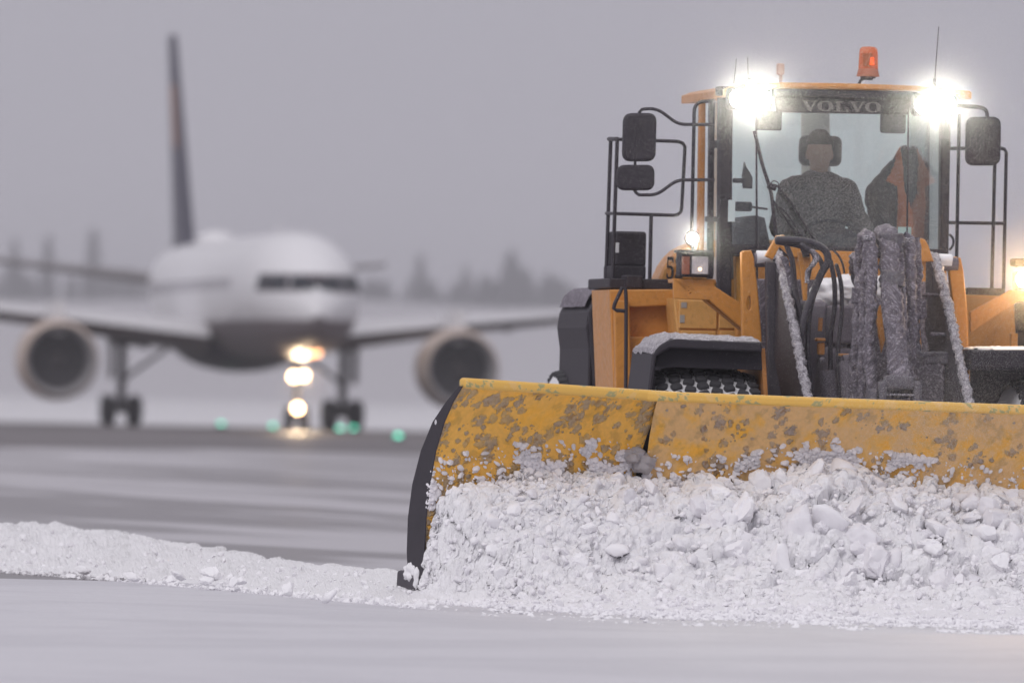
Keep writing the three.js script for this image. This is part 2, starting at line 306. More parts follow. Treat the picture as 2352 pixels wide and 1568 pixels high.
  for (const s of [-1, 1]) {
    const sec = [[s * 1.6, 2.95, 7.6, 8.6, 0.13], [s * 6.5, 3.5, 4.6, 5.6, 0.12], [s * 19, 4.75, -2.9, 1.9, 0.1]];
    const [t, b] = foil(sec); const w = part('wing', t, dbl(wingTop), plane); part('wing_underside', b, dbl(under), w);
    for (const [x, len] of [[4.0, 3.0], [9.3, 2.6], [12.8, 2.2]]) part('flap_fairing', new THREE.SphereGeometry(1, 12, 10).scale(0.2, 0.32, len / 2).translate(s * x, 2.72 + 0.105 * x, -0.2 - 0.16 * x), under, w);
    const [ht, hb] = foil([[s * 0.5, 5.0, -16.6, 4.4, 0.1], [s * 7.6, 5.75, -20.6, 1.7, 0.1]]); part('tailplane', [ht, hb], dbl(wing), plane);
    // engine
    const nac = [[0.90, 0.45], [1.02, 0.12], [1.13, 0], [1.23, -0.16], [1.30, -0.7], [1.30, -1.8], [1.16, -3.2], [0.92, -4.3], [0.88, -4.35]].map(([r, z]) => new THREE.Vector2(r, z));
    const e = new THREE.Group(); e.name = 'engine'; e.position.set(s * 6.48, 2.1, 8.4); plane.add(e);
    part('cowl', new THREE.LatheGeometry(nac.slice(2), 40).rotateX(Math.PI / 2), dbl(tan), e);
    part('inlet', new THREE.LatheGeometry([[1.13, 0], [1.0, -0.1], [0.95, -0.5], [0.95, -1.1]].map(([r, z]) => new THREE.Vector2(r, z)), 40).rotateX(Math.PI / 2), dbl(inside), e);
    const blades = []; for (let k = 0; k < 22; k++) blades.push(new THREE.BoxGeometry(0.16, 0.72, 0.02).rotateY(0.7).translate(0, 0.58, 0).rotateZ(k / 22 * Math.PI * 2).translate(0, 0, -1.0));
    part('fan', [new THREE.CircleGeometry(0.95, 32).translate(0, 0, -1.08), ...blades], std('fan titanium', [0.07, 0.065, 0.075], 0.5, { side: THREE.DoubleSide }), e);
    part('spinner', new THREE.ConeGeometry(0.26, 0.5, 20).rotateX(Math.PI / 2).translate(0, 0, -0.75), gearGrey, e);
    part('pylon', new THREE.BoxGeometry(0.34, 1.1, 4.2).translate(0, 1.35, -2.9), white, e);
    // main gear
    const gear = new THREE.Group(); gear.name = 'main_gear'; gear.position.set(s * 3.66, 0, 0); plane.add(gear);
    part('strut', [rod(V(0, 0.55, 0), V(0, 3.1, 0), 0.15), rod(V(0, 1.5, 0.05), V(-s * 1.5, 2.6, 0), 0.07), rod(V(0, 2.9, 0), V(-s * 0.9, 2.7, 0), 0.18), new THREE.BoxGeometry(0.9, 0.45, 0.9).translate(0, 2.85, 0)], gearGrey, gear);
    part('axle', [rod(V(0, 0.52, -0.58), V(0, 0.52, 0.58), 0.1), rod(V(-0.45, 0.5, 0.57), V(0.45, 0.5, 0.57), 0.07), rod(V(-0.45, 0.5, -0.57), V(0.45, 0.5, -0.57), 0.07)], gearGrey, gear);
    for (const dx of [-0.43, 0.43]) for (const dz of [-0.57, 0.57]) part('tyre', new THREE.TorusGeometry(0.33, 0.185, 12, 28).rotateY(Math.PI / 2).scale(1.05, 1, 1).translate(dx, 0.515, dz), M.rubber, gear);
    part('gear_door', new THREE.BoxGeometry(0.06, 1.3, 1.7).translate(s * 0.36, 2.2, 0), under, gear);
  }
  part('tail_fin', foil([[0, 5.5, -13.2, 6.6, 0.1], [0, 6.6, -14.3, 5.6, 0.1], [0, 13.6, -20.6, 2.4, 0.1]], true), dbl(navy), plane);
  part('fin_stripe', foil([[-0.06, 9.6, -17.4, 1.2, 0.36], [-0.06, 11.8, -19.2, 0.9, 0.4]], true), dbl(std('faded orange fin marking', [0.30, 0.17, 0.12], 0.5)), plane);
  // nose gear with its lamps
  const NG = 18.2, ng = new THREE.Group(); ng.name = 'nose_gear'; ng.position.set(0, 0, NG); plane.add(ng);
  part('strut', [rod(V(0, 0.45, 0), V(0, 2.6, 0), 0.09), rod(V(0, 1.2, 0), V(0, 2.4, -0.9), 0.05), rod(V(-0.25, 0.42, 0), V(0.25, 0.42, 0), 0.06), new THREE.BoxGeometry(0.5, 0.16, 0.12).translate(0, 1.72, 0.1)], gearGrey, ng);
  for (const dx of [-0.24, 0.24]) part('tyre', new THREE.TorusGeometry(0.27, 0.14, 12, 24).rotateY(Math.PI / 2).translate(dx, 0.41, 0), M.rubber, ng);
  const glow = (name, e) => { const m = std(name, [0.1, 0.1, 0.1], 0.5); m.emissive.setRGB(...e); return m; };
  const bright = glow('landing lamp glow', [15, 9.8, 5.4]), soft = glow('dim landing lamp glow', [5.5, 2.6, 1.2]);
  for (const [dx, y, r, m, k, dz = 0.2] of [[-0.13, 1.72, 0.15, bright, 40], [0.17, 1.76, 0.14, bright, 40], [0.0, 0.74, 0.15, bright, 40], [0.0, 2.44, 0.13, soft, 0, 3.25], [0.2, 2.47, 0.12, soft, 0, 3.3]]) {
    const lamp = new THREE.Group(); lamp.name = 'landing_light'; lamp.position.set(dx, y, dz); ng.add(lamp);
    part('bulb', new THREE.CircleGeometry(r, 24).translate(0, 0, 0.07), m, lamp);
    part('lamp_housing', new THREE.CylinderGeometry(r * 1.08, r * 0.7, 0.14, 20).rotateX(Math.PI / 2).translate(0, 0, -0.005), gearGrey, lamp);
    if (k) { const l = new THREE.SpotLight(new THREE.Color(1, 0.74, 0.46), k, 0, 0.85, 0.7, 2); l.name = 'landing_light_beam'; l.position.set(dx, y, NG + 0.2 + 0.12); l.target.position.set(dx, y - 1.2, NG + 30); l.castShadow = true; l.shadow.radius = 7; plane.add(l, l.target); }
  }
}
// green lights set into the runway edge
{
  const cap = std('runway lamp base', [0.12, 0.12, 0.12], 0.6), lens = std('green runway lamp lens', [0.02, 0.12, 0.08], 0.3); lens.emissive.setRGB(0.35, 2.6, 1.7);
  const root = thing('runway_light', 'green runway light on the dark asphalt farthest left, well clear of the airliner nose gear', 'runway light', V(0, 0, 0), 0, 'green runway lights');
  part('lamp_base', new THREE.CylinderGeometry(0.15, 0.2, 0.1, 18).translate(0, 0.05, 0), cap, root);
  part('lamp_lens', new THREE.SphereGeometry(0.095, 16, 10, 0, Math.PI * 2, 0, Math.PI / 2).translate(0, 0.1, 0), lens, root);
  [[507, 980], [626, 985, 'green runway light just left of the airliner nose gear'], [780, 991, 'left one of the two green runway lights close together under the main wheels'], [811, 990, 'right one of the two green runway lights close together under the main wheels'], [914, 1010, 'green runway light nearest the plough blade, alone right of the main wheels']].forEach(([x, y, label], i) => {
    const o = i ? root.clone() : root; if (i) { o.name = numbered('runway_light'); scene.add(o); o.userData = { ...root.userData, label }; }
    o.position.copy(onGround(x, y + 3)).setY(0.01);
  });
}

// ------------------------------------------------------------------ wheel loader
const TURN = 0.148, HOME = place(1915, 784, 65).setY(0);
const loader = thing('wheel_loader', 'yellow wheel loader with glaring cab lamps pushing the snow plough', 'loader', HOME, TURN);
loader.updateMatrixWorld(true);
const toLoader = loader.matrixWorld.clone().invert(), eyeL = camera.position.clone().applyMatrix4(toLoader);
const L = (px, py, z) => { const d = sight(px, py).transformDirection(toLoader); return eyeL.clone().addScaledVector(d, (z - eyeL.z) / d.z); };   // a point of the machine, z metres ahead of its windscreen
const Lp = (list, z) => list.map(([x, y]) => { const p = L(x, y, z); return [p.x, p.y]; });
const plate = (list, z, depth, bevel = 0.006, holes = []) => slab(Lp(list, z), depth, bevel, holes.map(([x, y, rx, ry]) => { const p = L(x, y, z); return [p.x, p.y, rx, ry]; })).translate(0, 0, z);
const boxAt = (x0, y0, x1, y1, z, depth, r = 0.012) => { const a = L(x0, y0, z), b = L(x1, y1, z), c = L(x1, y0, z), d = L(x0, y1, z); return rbox(Math.min((a.x + d.x) / 2, (b.x + c.x) / 2), Math.max((a.x + d.x) / 2, (b.x + c.x) / 2), (b.y + d.y) / 2, (a.y + c.y) / 2, z - depth, z, r); };
const pipeAt = (list, r, z, fillet, sides) => pipe(list.map(([x, y, dz = 0]) => L(x, y, z + dz)), r, fillet, sides);
const hoseAt = (list, r, z, sides) => hose(list.map(([x, y, dz = 0]) => L(x, y, z + dz)), r, sides);
const PX = 0.00278;                                                     // metres per photo pixel at the cab
function snowStrip(points, width, thick, seed, amp = 0.012) {           // a lumpy layer of snow along a line, lying across z
  const c = new THREE.CatmullRomCurve3(points, false, 'centripetal'), n = Math.ceil(c.getLength() / 0.02), pos = [], idx = [], m = 14;
  for (let i = 0; i <= n; i++) { const p = c.getPoint(i / n); for (let j = 0; j <= m; j++) { const t = j / m, e = Math.sin(t * Math.PI), q = i / n * (1 - i / n) > 0.0001 ? 1 : 0.2; const z = (t - 0.5) * width, h = thick * (0.25 + 0.75 * Math.pow(e, 0.4)) * q + amp * fbm3(p.x * 14 + seed, p.y * 14, (p.z + z) * 14) * 2; pos.push(p.x + amp * n3(p.x * 20, z * 20, seed), p.y + (t === 0 || t === 1 ? -thick * 0.15 : h), p.z + z); } }
  for (let i = 0; i < n; i++) for (let j = 0; j < m; j++) { const a = i * (m + 1) + j, b = a + m + 1; idx.push(a, b, a + 1, b, b + 1, a + 1); }
  const g = new THREE.BufferGeometry(); g.setAttribute('position', new THREE.Float32BufferAttribute(pos, 3)); g.setIndex(idx); g.computeVertexNormals(); return metres(g);
}

// cab
{
  const roof = plate([[1668, 222], [1668, 204], [1690, 195], [1730, 190], [1800, 188.5], [1940, 190.5], [2104, 196], [2200, 205], [2230, 208], [2235, 213], [2234, 227], [2206, 227], [2200, 222], [2104, 208], [1940, 205], [1776, 203], [1736, 207], [1712, 222]], 0.14, 1.75, 0.02);
  part('roof_edge', plate([[1610, 212], [1668, 208], [1670, 223], [1644, 223], [1640, 228], [1616, 228], [1606, 216]], -1.0, 0.3, 0.012), M.yellow, loader);
  part('cab_roof', roof, M.yellow, loader);
  part('cab_frame', [
    plate([[1652, 224], [1684, 224], [1681, 690], [1650, 690]], 0, 0.09, 0.015), plate([[2164, 236], [2186, 236], [2180, 600], [2162, 600]], 0, 0.11, 0.012),
    boxAt(1650, 205, 2180, 226, 0.02, 0.12), boxAt(1655, 566, 2175, 590, 0, 0.1),
    plate([[1630, 228], [1643, 228], [1639, 640], [1626, 640]], -0.4, 0.06, 0.012), plate([[2093, 240], [2138, 240], [2136, 610], [2090, 610]], -1.5, 0.1, 0.015), 
  ], M.black, loader);
  part('cab_pillar', plate([[1608, 226], [1622, 226], [1618, 590], [1603, 590]], -0.85, 0.07, 0.012), M.yellowDull, loader);
  part('rear_window', plate([[1634, 240], [2136, 250], [2134, 600], [1630, 590]], -1.56, 0.012, 0), M.glass, loader);
  part('windscreen', plate([[1739, 258], [2086, 262], [2082, 574], [1742, 574]], -0.01, 0.012, 0), M.glass, loader);
  part('corner_window', plate([[1684, 226], [1736, 226], [1738, 690], [1681, 690]], -0.014, 0.01, 0), M.glass, loader);
  part('corner_window', plate([[2089, 240], [2164, 242], [2162, 596], [2086, 596]], -0.014, 0.01, 0), M.glass, loader);
  part('window_seam', [plate([[1736, 226], [1739.4, 226], [1742.4, 690], [1738, 690]], 0.002, 0.016, 0.002), plate([[2086, 262], [2089, 262], [2086, 574], [2083, 574]], 0.002, 0.016, 0.002)], M.black, loader);
  const al = L(1682, 300, 0), bl = L(1682, 690, 0), ar = L(2180, 300, 0), topY = L(1682, 230, 0).y;
  part('side_window', [new THREE.BoxGeometry(0.01, topY - bl.y, 1.3).translate(al.x + 0.0, (topY + bl.y) / 2, -0.76)], M.glass, loader);
  part('side_window', [new THREE.BoxGeometry(0.01, topY - L(2180, 600, 0).y, 1.3).translate(ar.x - 0.02, (topY + L(2180, 600, 0).y) / 2, -0.76)], M.glass, loader);
  part('cab_floor', rbox(al.x, ar.x, 1.38, 1.44, -1.5, -0.1), M.darkSteel, loader);
  part('label_sticker', boxAt(1673, 459, 1689, 509, 0.006, 0.006, 0.001), std('pale label', [0.62, 0.72, 0.72], 0.4), loader);
  // name board above the windscreen, with raised letters
  const board = part('name_board', [boxAt(1776, 207, 2096, 224, 0.12, 0.08, 0.01), plate([[1778, 222], [2094, 228], [2090, 263], [1786, 257.5]], 0.06, 0.05, 0.01)], M.black, loader);
  const font = await new FontLoader().loadAsync('fonts/droid/droid_serif_bold.typeface.json');
  const a = L(1842, 254, 0.064), b = L(2024, 258.5, 0.064), hgt = 24 * PX;
  [...'VOLVO'].forEach((ch, i) => {
    const g = new TextGeometry(ch, { font, size: 1, depth: 0.08, curveSegments: 10, bevelEnabled: false }); g.computeBoundingBox();
    const bb = g.boundingBox, wide = (b.x - a.x) / 5 * (ch === 'L' ? 0.92 : 1.0), slope = (b.y - a.y) / (b.x - a.x);
    g.translate(-(bb.min.x + bb.max.x) / 2, -bb.min.y, 0); g.scale(wide / (bb.max.x - bb.min.x) * 0.99, hgt / (bb.max.y - bb.min.y), 0.08);
    const x = lerp(a.x, b.x, (i + 0.5) / 5); g.applyMatrix4(new THREE.Matrix4().makeRotationZ(Math.atan(slope))); g.translate(x, lerp(a.y, b.y, (i + 0.5) / 5), a.z - 0.003);
    part('letter', g, std('grey raised letter', [0.20, 0.19, 0.185], 0.5), board);
  });
  // work lamps under the roof edge
  const glow = std('work lamp glow', [0.2, 0.2, 0.2], 0.4); glow.emissive.setRGB(46, 44, 36);
  for (const [px, py] of [[1724, 227], [2150, 242]]) {
    const lamp = new THREE.Group(); lamp.name = 'work_lamp'; lamp.position.copy(L(px, py, 0.3)); loader.add(lamp);
    for (const dx of [-0.07, 0.07]) part('bulb', new THREE.CircleGeometry(0.06, 28).scale(1.05, 1, 1).translate(dx, 0, 0.004), glow, lamp);
    part('lamp_housing', [rbox(-0.145, 0.145, -0.072, 0.072, -0.12, -0.004, 0.03), rbox(-0.02, 0.02, 0.05, 0.13, -0.08, -0.03)], M.black, lamp);
    const s = new THREE.SpotLight(new THREE.Color(1, 0.965, 0.82), 4.8, 0, 1.25, 0.9, 2); s.name = 'work_lamp_beam'; s.position.copy(lamp.position).add(V(0, 0, 0.05)); s.target.position.copy(lamp.position).add(V(0, 0.12, 5)); s.castShadow = true; s.shadow.radius = 4; loader.add(s, s.target);
  }
  // beacon
  const bc = new THREE.Group(); bc.name = 'beacon'; const bb = L(1994.5, 176, -0.35); bc.position.copy(bb); loader.add(bc);
  part('beacon_base', new THREE.CylinderGeometry(0.063, 0.075, 0.05, 28).translate(0, 0.026, 0), std('orange beacon base', [0.42, 0.13, 0.06], 0.5), bc);
  part('beacon_lens', new THREE.LatheGeometry([[0.063, 0.052], [0.063, 0.075], [0.061, 0.15], [0.056, 0.18], [0.04, 0.192], [0.0, 0.195]].map(([r, y]) => new THREE.Vector2(r, y)), 32), M.amber, bc);
  const bulbG = std('beacon bulb glow', [0.4, 0.1, 0.03], 0.4); bulbG.emissive.setRGB(1.6, 0.35, 0.06);
  part('beacon_bulb', new THREE.CylinderGeometry(0.012, 0.016, 0.05, 12).translate(0.022, 0.1, 0.012), bulbG, bc);
  part('beacon_reflector', new THREE.CylinderGeometry(0.034, 0.026, 0.085, 18).translate(-0.004, 0.108, -0.014), std('rotating reflector', [0.16, 0.08, 0.06], 0.5), bc);
  part('beacon_plate', [new THREE.CylinderGeometry(0.05, 0.05, 0.012, 20).translate(0, -0.005, 0), pipe([V(0.03, -0.012, 0), V(-0.045, -0.012, 0), V(-0.06, -0.06, 0)], 0.01, 0.03)], M.black, bc);
  part('aerial', [rod(L(2147, 197, -0.5), L(2157, 61, -0.5), 0.0042, 6, 0.0026), rod(L(2146, 203, -0.5), L(2147.5, 180, -0.5), 0.009, 8)], M.blackTube, loader);
  part('aerial', rod(L(1686, 192, -0.5), L(1692, 134, -0.5), 0.003, 6, 0.0022), M.blackTube, loader);
  part('aerial', rod(L(1719, 192, -0.5), L(1718, 132, -0.5), 0.003, 6, 0.0022), M.blackTube, loader);
  part('rear_beacon', [boxAt(1786, 145, 1803, 172, -1.5, 0.05, 0.012), boxAt(1791, 172, 1798, 192, -1.52, 0.02, 0.004)], std('beacon washed out by glow', [0.52, 0.36, 0.33], 0.5), loader);  // pale colour holds the lamp glow that washes this beacon out
  // exhaust behind the cab, sun visors, mirror inside
  part('exhaust_stack', rod(L(1877, 560, -2.35), L(1873, 232, -2.35), 0.10, 24, 0.095), std('grey exhaust pipe', [0.34, 0.32, 0.31], 0.6), loader);
  part('sun_visor', boxAt(1736, 255, 1797, 299, -0.16, 0.03, 0.015), M.darkSteel, loader);
  part('sun_visor', boxAt(2024, 258, 2083, 306, -0.16, 0.05, 0.02), M.darkSteel, loader);
  // wipers and their hoses
  part('wiper', [pipeAt([[1733, 300], [1752, 380], [1772, 440], [1784, 548]], 0.012, 0.045, 0.05), rod(L(1764, 425, 0.05), L(1783, 432, 0.05), 0.02)], M.blackTube, loader);
  part('wiper', [pipeAt([[1775, 424], [1790, 428], [1826, 478], [1872, 552]], 0.008, 0.05, 0.03)], M.blackTube, loader);
  part('wiper_arm', [pipeAt([[1771, 452], [1792, 482], [1823, 530], [1840, 560]], 0.006, 0.045, 0.03), hoseAt([[1768, 424], [1778, 415], [1788, 420], [1789, 436]], 0.004, 0.05), hoseAt([[1779, 470], [1802, 484], [1830, 524], [1850, 556]], 0.005, 0.045)], M.blackTube, loader);
  // inside: dash, wheel, seat, levers
  const dash = new THREE.SphereGeometry(1, 28, 16); dash.scale(0.16, 0.14, 0.16); const dc = L(1928, 572, -0.2); dash.translate(dc.x, dc.y, dc.z);
  part('dashboard', [dash, rbox(dc.x - 0.1, dc.x + 0.1, dc.y - 0.5, dc.y, -0.3, -0.1)], M.black, loader);
  const sw = new THREE.TorusGeometry(0.19, 0.014, 10, 40); sw.rotateX(-0.9); const wc = L(1915, 548, -0.42); sw.translate(wc.x, wc.y, wc.z);
  part('steering_wheel', [sw, rod(V(wc.x, wc.y, wc.z), V(dc.x, dc.y - 0.1, dc.z), 0.025)], M.black, loader);
  const seat = part('seat', [rbox(wc.x - 0.28, wc.x + 0.24, 1.86, 1.99, -1.15, -0.62, 0.05), boxAt(1826, 424, 1946, 575, -1.08, 0.14, 0.06)], M.darkSteel, loader);
  part('headrest', boxAt(1839, 311, 1937, 381, -1.06, 0.11, 0.045), M.black, seat);
  part('headrest_post', [boxAt(1868, 380, 1876, 408, -1.1, 0.02, 0.004), boxAt(1900, 380, 1908, 408, -1.1, 0.02, 0.004)], M.steel, seat);
  part('control_panel', [plate([[1712, 372], [1716, 384], [1724, 396], [1730, 408], [1729, 433], [1709, 432], [1707, 404]], -0.25, 0.06, 0.01), boxAt(1684, 409, 1712, 420, -0.26, 0.03, 0.008)], M.black, loader);
  part('monitor', [boxAt(1690, 463, 1729, 485, -0.35, 0.06, 0.014), rod(L(1728, 475, -0.37), L(1762, 480, -0.6), 0.007)], M.black, loader);
  part('side_console', [plate([[1686, 570], [1692, 520], [1712, 498], [1740, 494], [1760, 500], [1772, 560], [1776, 640], [1686, 640]], -0.5, 0.5, 0.05)], M.darkSteel, loader);
  part('side_console', [plate([[2064, 600], [2068, 560], [2100, 548], [2126, 556], [2128, 610], [2064, 610]], -0.5, 0.5, 0.03)], M.darkSteel, loader);
  part('note', boxAt(2063, 521, 2094, 548, -0.05, 0.004, 0.001), std('pale paper note', [0.55, 0.66, 0.66], 0.6), loader);
}
// mirrors
{
  const mir = (x0, y0, x1, y1, z, skew, r) => {
    const a = Lp([[x0 + skew, y0], [x1, y0], [x1 - skew, y1], [x0, y1]], z), s = new THREE.Shape(), n = 4, pts = a.map((p) => new THREE.Vector2(...p));
    for (let i = 0; i < n; i++) { const p = pts[i], q = pts[(i + 1) % n], o = pts[(i + 3) % n], from = p.clone().add(o.clone().sub(p).setLength(r)), to = p.clone().add(q.clone().sub(p).setLength(r)); i ? s.lineTo(from.x, from.y) : s.moveTo(from.x, from.y); s.quadraticCurveTo(p.x, p.y, to.x, to.y); } s.closePath();
    const g = new THREE.ExtrudeGeometry(s, { depth: 0.02, bevelEnabled: true, bevelSize: 0.02, bevelThickness: 0.028, bevelOffset: -0.02, bevelSegments: 5, curveSegments: 8 }); g.translate(0, 0, z - 0.05); return g;
  };
  const group = (name) => { const g = new THREE.Group(); g.name = name; loader.add(g); return g; };
  const face = std('mirror glass', [0.7, 0.7, 0.72], 0.05, { metalness: 1 });
  let m = group('mirror'); part('mirror_housing', mir(1431, 259, 1510.5, 370.5, 0.1, 3, 0.06), M.black, m); part('mirror_arm', [pipeAt([[1466, 266], [1472, 250], [1510, 249], [1558, 285.5], [1640, 286]], 0.0105, 0.06, 0.05)], M.blackTube, m); part('mirror_glass', boxAt(1440, 268, 1502, 362, 0.046, 0.004, 0.001), face, m);
  m = group('mirror'); part('mirror_housing', mir(1418.5, 378, 1505.6, 437, 0.1, 1, 0.055), M.black, m); part('mirror_arm', [pipeAt([[1457, 434], [1463, 447.5], [1509, 447.5], [1555, 413], [1642, 413]], 0.0105, 0.06, 0.05), rod(L(1459, 366, 0.07), L(1459, 384, 0.07), 0.009)], M.blackTube, m); part('mirror_glass', boxAt(1426, 384, 1498, 431, 0.046, 0.004, 0.001), face, m);
  m = group('mirror'); part('mirror_housing', mir(2220.5, 267.6, 2302.5, 380, 0.1, 2, 0.06), M.black, m); part('mirror_arm', [pipeAt([[2190, 242], [2252, 245.5], [2268, 252], [2269, 276]], 0.013, 0.06, 0.05)], M.blackTube, m); part('mirror_glass', boxAt(2228, 276, 2295, 372, 0.046, 0.004, 0.001), face, m);
}
// handrails
{
  const r = 0.0115, zr = -1.1;
  part('handrail', [pipeAt([[1588.5, 560], [1595, 246], [1606, 234], [1640, 231]], r, -0.25, 0.08)], M.blackTube, loader);
  part('handrail', [rod(L(1391.5, 660, zr - 0.35), L(1403, 320, zr - 0.35), 0.0125), rod(L(1407, 645, zr), L(1418, 320, zr), 0.0125), rod(L(1399, 319, zr - 0.35), L(1418, 319, zr), 0.014), rod(L(1393, 490, zr - 0.35), L(1413, 490, zr), 0.011),
    pipeAt([[1413, 319.5], [1560, 324.6], [1574, 332], [1565.5, 486], [1555, 494.5], [1410, 490]], 0.0115, zr, 0.06), rod(L(1496, 494, zr), L(1492.5, 645, zr), 0.0125)], M.blackTube, loader);
  part('handrail', [rod(L(2204.5, 262, -0.5), L(2198, 600, -0.5), r), rod(L(2286, 372, zr), L(2279, 665, zr), r), pipeAt([[2180, 341], [2300, 339.5], [2312.5, 344], [2306, 664]], 0.0115, zr, 0.05), rod(L(2178, 511, zr), L(2310, 513, zr), 0.0115)], M.blackTube, loader);
  part('door_handle', [hoseAt([[2182, 538], [2190, 548], [2190, 562], [2182, 574]], 0.008, -0.02), rod(L(2181, 325, 0), L(2178, 355, 0), 0.012)], M.blackTube, loader);
  part('hinge', [boxAt(1630, 322, 1652, 340, -0.1, 0.05, 0.004), boxAt(1622, 497, 1650, 509, -0.1, 0.05, 0.004)], M.darkSteel, loader);
  part('toolbox', [boxAt(1412, 531, 1485, 612, -1.25, 0.3, 0.02), boxAt(1405, 610, 1484, 640, -1.22, 0.34, 0.01)], M.black, loader);
  part('toolbox_gap', boxAt(1414, 557, 1422, 580, -1.246, 0.004, 0.001), std('pale gap patch', [0.7, 0.7, 0.72], 0.5), loader);  // pale patch painted for the brightness showing through a gap in the box
  part('platform', [boxAt(1400, 640, 1550, 664, -1.0, 0.9, 0.01), boxAt(1438, 632, 1476, 662, -0.96, 0.2, 0.01)], M.black, loader);
  part('platform', [boxAt(2222, 661, 2310, 681, -1.0, 0.9, 0.01)], M.black, loader);
  // rear body: hood with number, counterweight mass behind the cab
  const hood = part('engine_hood', [plate([[1512, 690], [1512, 660], [1517, 636], [1529, 610], [1543, 590], [1559, 575], [1578, 564], [1600, 556], [1660, 550], [2080, 552], [2140, 575], [2170, 640], [2170, 690]], -1.7, 0.4, 0.05), plate([[1600, 690], [1610, 640], [1680, 556], [2080, 552], [2140, 575], [2170, 640], [2170, 690]], -2.05, 2.0, 0.05)], M.yellow, loader);
  const font = await new FontLoader().loadAsync('fonts/droid/droid_serif_bold.typeface.json');
  const dark = std('black number', [0.04, 0.04, 0.045], 0.5);
  for (const [ch, px, w] of [['5', 1531, 17], ['2', 1551, 17]]) { const g = new TextGeometry(ch, { font, size: 1, depth: 0.05, curveSegments: 8, bevelEnabled: false }); g.computeBoundingBox(); const b = g.boundingBox, a = L(px, 641, -1.69); g.translate(-b.min.x, -b.min.y, 0); g.scale(w * PX * 1.04 / (b.max.x - b.min.x), 51 * PX * 1.04 / (b.max.y - b.min.y), 0.1); g.translate(a.x, a.y, -1.7); part('number', g, dark, hood); }
  part('stripe', plate([[1519, 650], [1527, 618], [1531, 618], [1530, 650]], -1.694, 0.004, 0), M.yellowPale, hood);
  part('rear_frame', boxAt(1610, 690, 2190, 905, -1.9, 2.2, 0.05), M.darkSteel, loader);
}
// rear fenders and steps
{
  const side = (name, pts, z, d, m, bev) => part(name, plate(pts, z, d, bev), m, loader);
  side('rear_fender', [[1380, 660], [1402, 667], [1411, 886], [1404, 960], [1364, 960], [1362, 860], [1355, 760], [1353, 716], [1368, 686]], -1.75, 0.1, M.black, 0.012);
  const arch = [[1402, 664], [1390, 659], [1368, 684], [1351, 718], [1346, 752], [1352, 800], [1350, 880], [1352, 960]], inner = arch.map(([x, y]) => [x + 9, y + 9]).reverse(); inner[inner.length - 1] = [1402, 676]; inner[0] = [1361, 960];
  side('rear_fender', [...arch, ...inner], -1.79, 1.25, M.black, 0.01);
  side('fender_lining', [[1360, 712], [1402, 700], [1406, 960], [1364, 960]], -2.0, 1.0, M.deepBlack, 0.005);
  part('fender_snow', snowStrip([L(1346, 704, -1.84), L(1358, 677, -1.84), L(1378, 660, -1.84)].map((p) => p.add(V(0, 0, -0.6))), 1.1, 0.004, 3, 0.003), M.caked, loader);
  side('rear_fender', [[2232, 690], [2420, 690], [2470, 740], [2480, 960], [2400, 960], [2390, 760], [2232, 760]], -1.75, 1.5, M.black, 0.012);
  side('tank_panel', [[1400, 665], [1550, 664], [1552, 700], [1446, 706], [1448, 772], [1560, 776], [1562, 960], [1412, 960]], -0.75, 0.75, M.yellow, 0.01);
  side('tank_panel', [[1440, 668], [1552, 666], [1560, 790], [1440, 790]], -0.86, 0.4, M.yellow, 0.004);
  side('step_post', [[1411, 690], [1446, 690], [1452, 960], [1416, 960]], -0.68, 0.06, M.yellow, 0.008);
  part('step_handle', [pipeAt([[1437.5, 960], [1438.5, 690], [1437, 660], [1431, 657.5], [1411, 700], [1409, 712], [1434, 714]], 0.0125, -0.55, 0.035)], M.blackTube, loader);
  side('side_panel', [[1547, 684], [1700, 690], [1704, 772], [1556, 773]], -0.45, 0.35, M.yellowPale, 0.012);
  part('side_door', [boxAt(1560, 690, 1648, 755, -0.43, 0.04, 0.008), boxAt(1652, 690, 1716, 755, -0.43, 0.04, 0.008), boxAt(1565, 759, 1646, 800, -0.43, 0.04, 0.008), boxAt(1654, 759, 1716, 800, -0.43, 0.04, 0.008)], M.yellowPale, loader);
  part('warning_label', [boxAt(1565, 694, 1578, 707, -0.425, 0.004, 0.001), boxAt(1562, 723, 1573, 741, -0.425, 0.004, 0.001)], std('grey label', [0.40, 0.36, 0.33], 0.5), loader);
  side('under_cab', [[1550, 772], [1760, 776], [2180, 780], [2180, 960], [1556, 960]], -0.6, 1.0, M.darkSteel, 0.02);
  side('cab_front_panel', [[1690, 588], [2176, 592], [2176, 780], [1694, 780]], -0.06, 0.1, M.yellow, 0.01);
  side('tank_panel', [[2214, 676], [2330, 680], [2344, 960], [2220, 960]], -0.75, 0.75, M.yellow, 0.01);
  part('step_post', boxAt(2322, 765, 2338, 900, -0.5, 0.05, 0.006), M.yellow, loader);
}
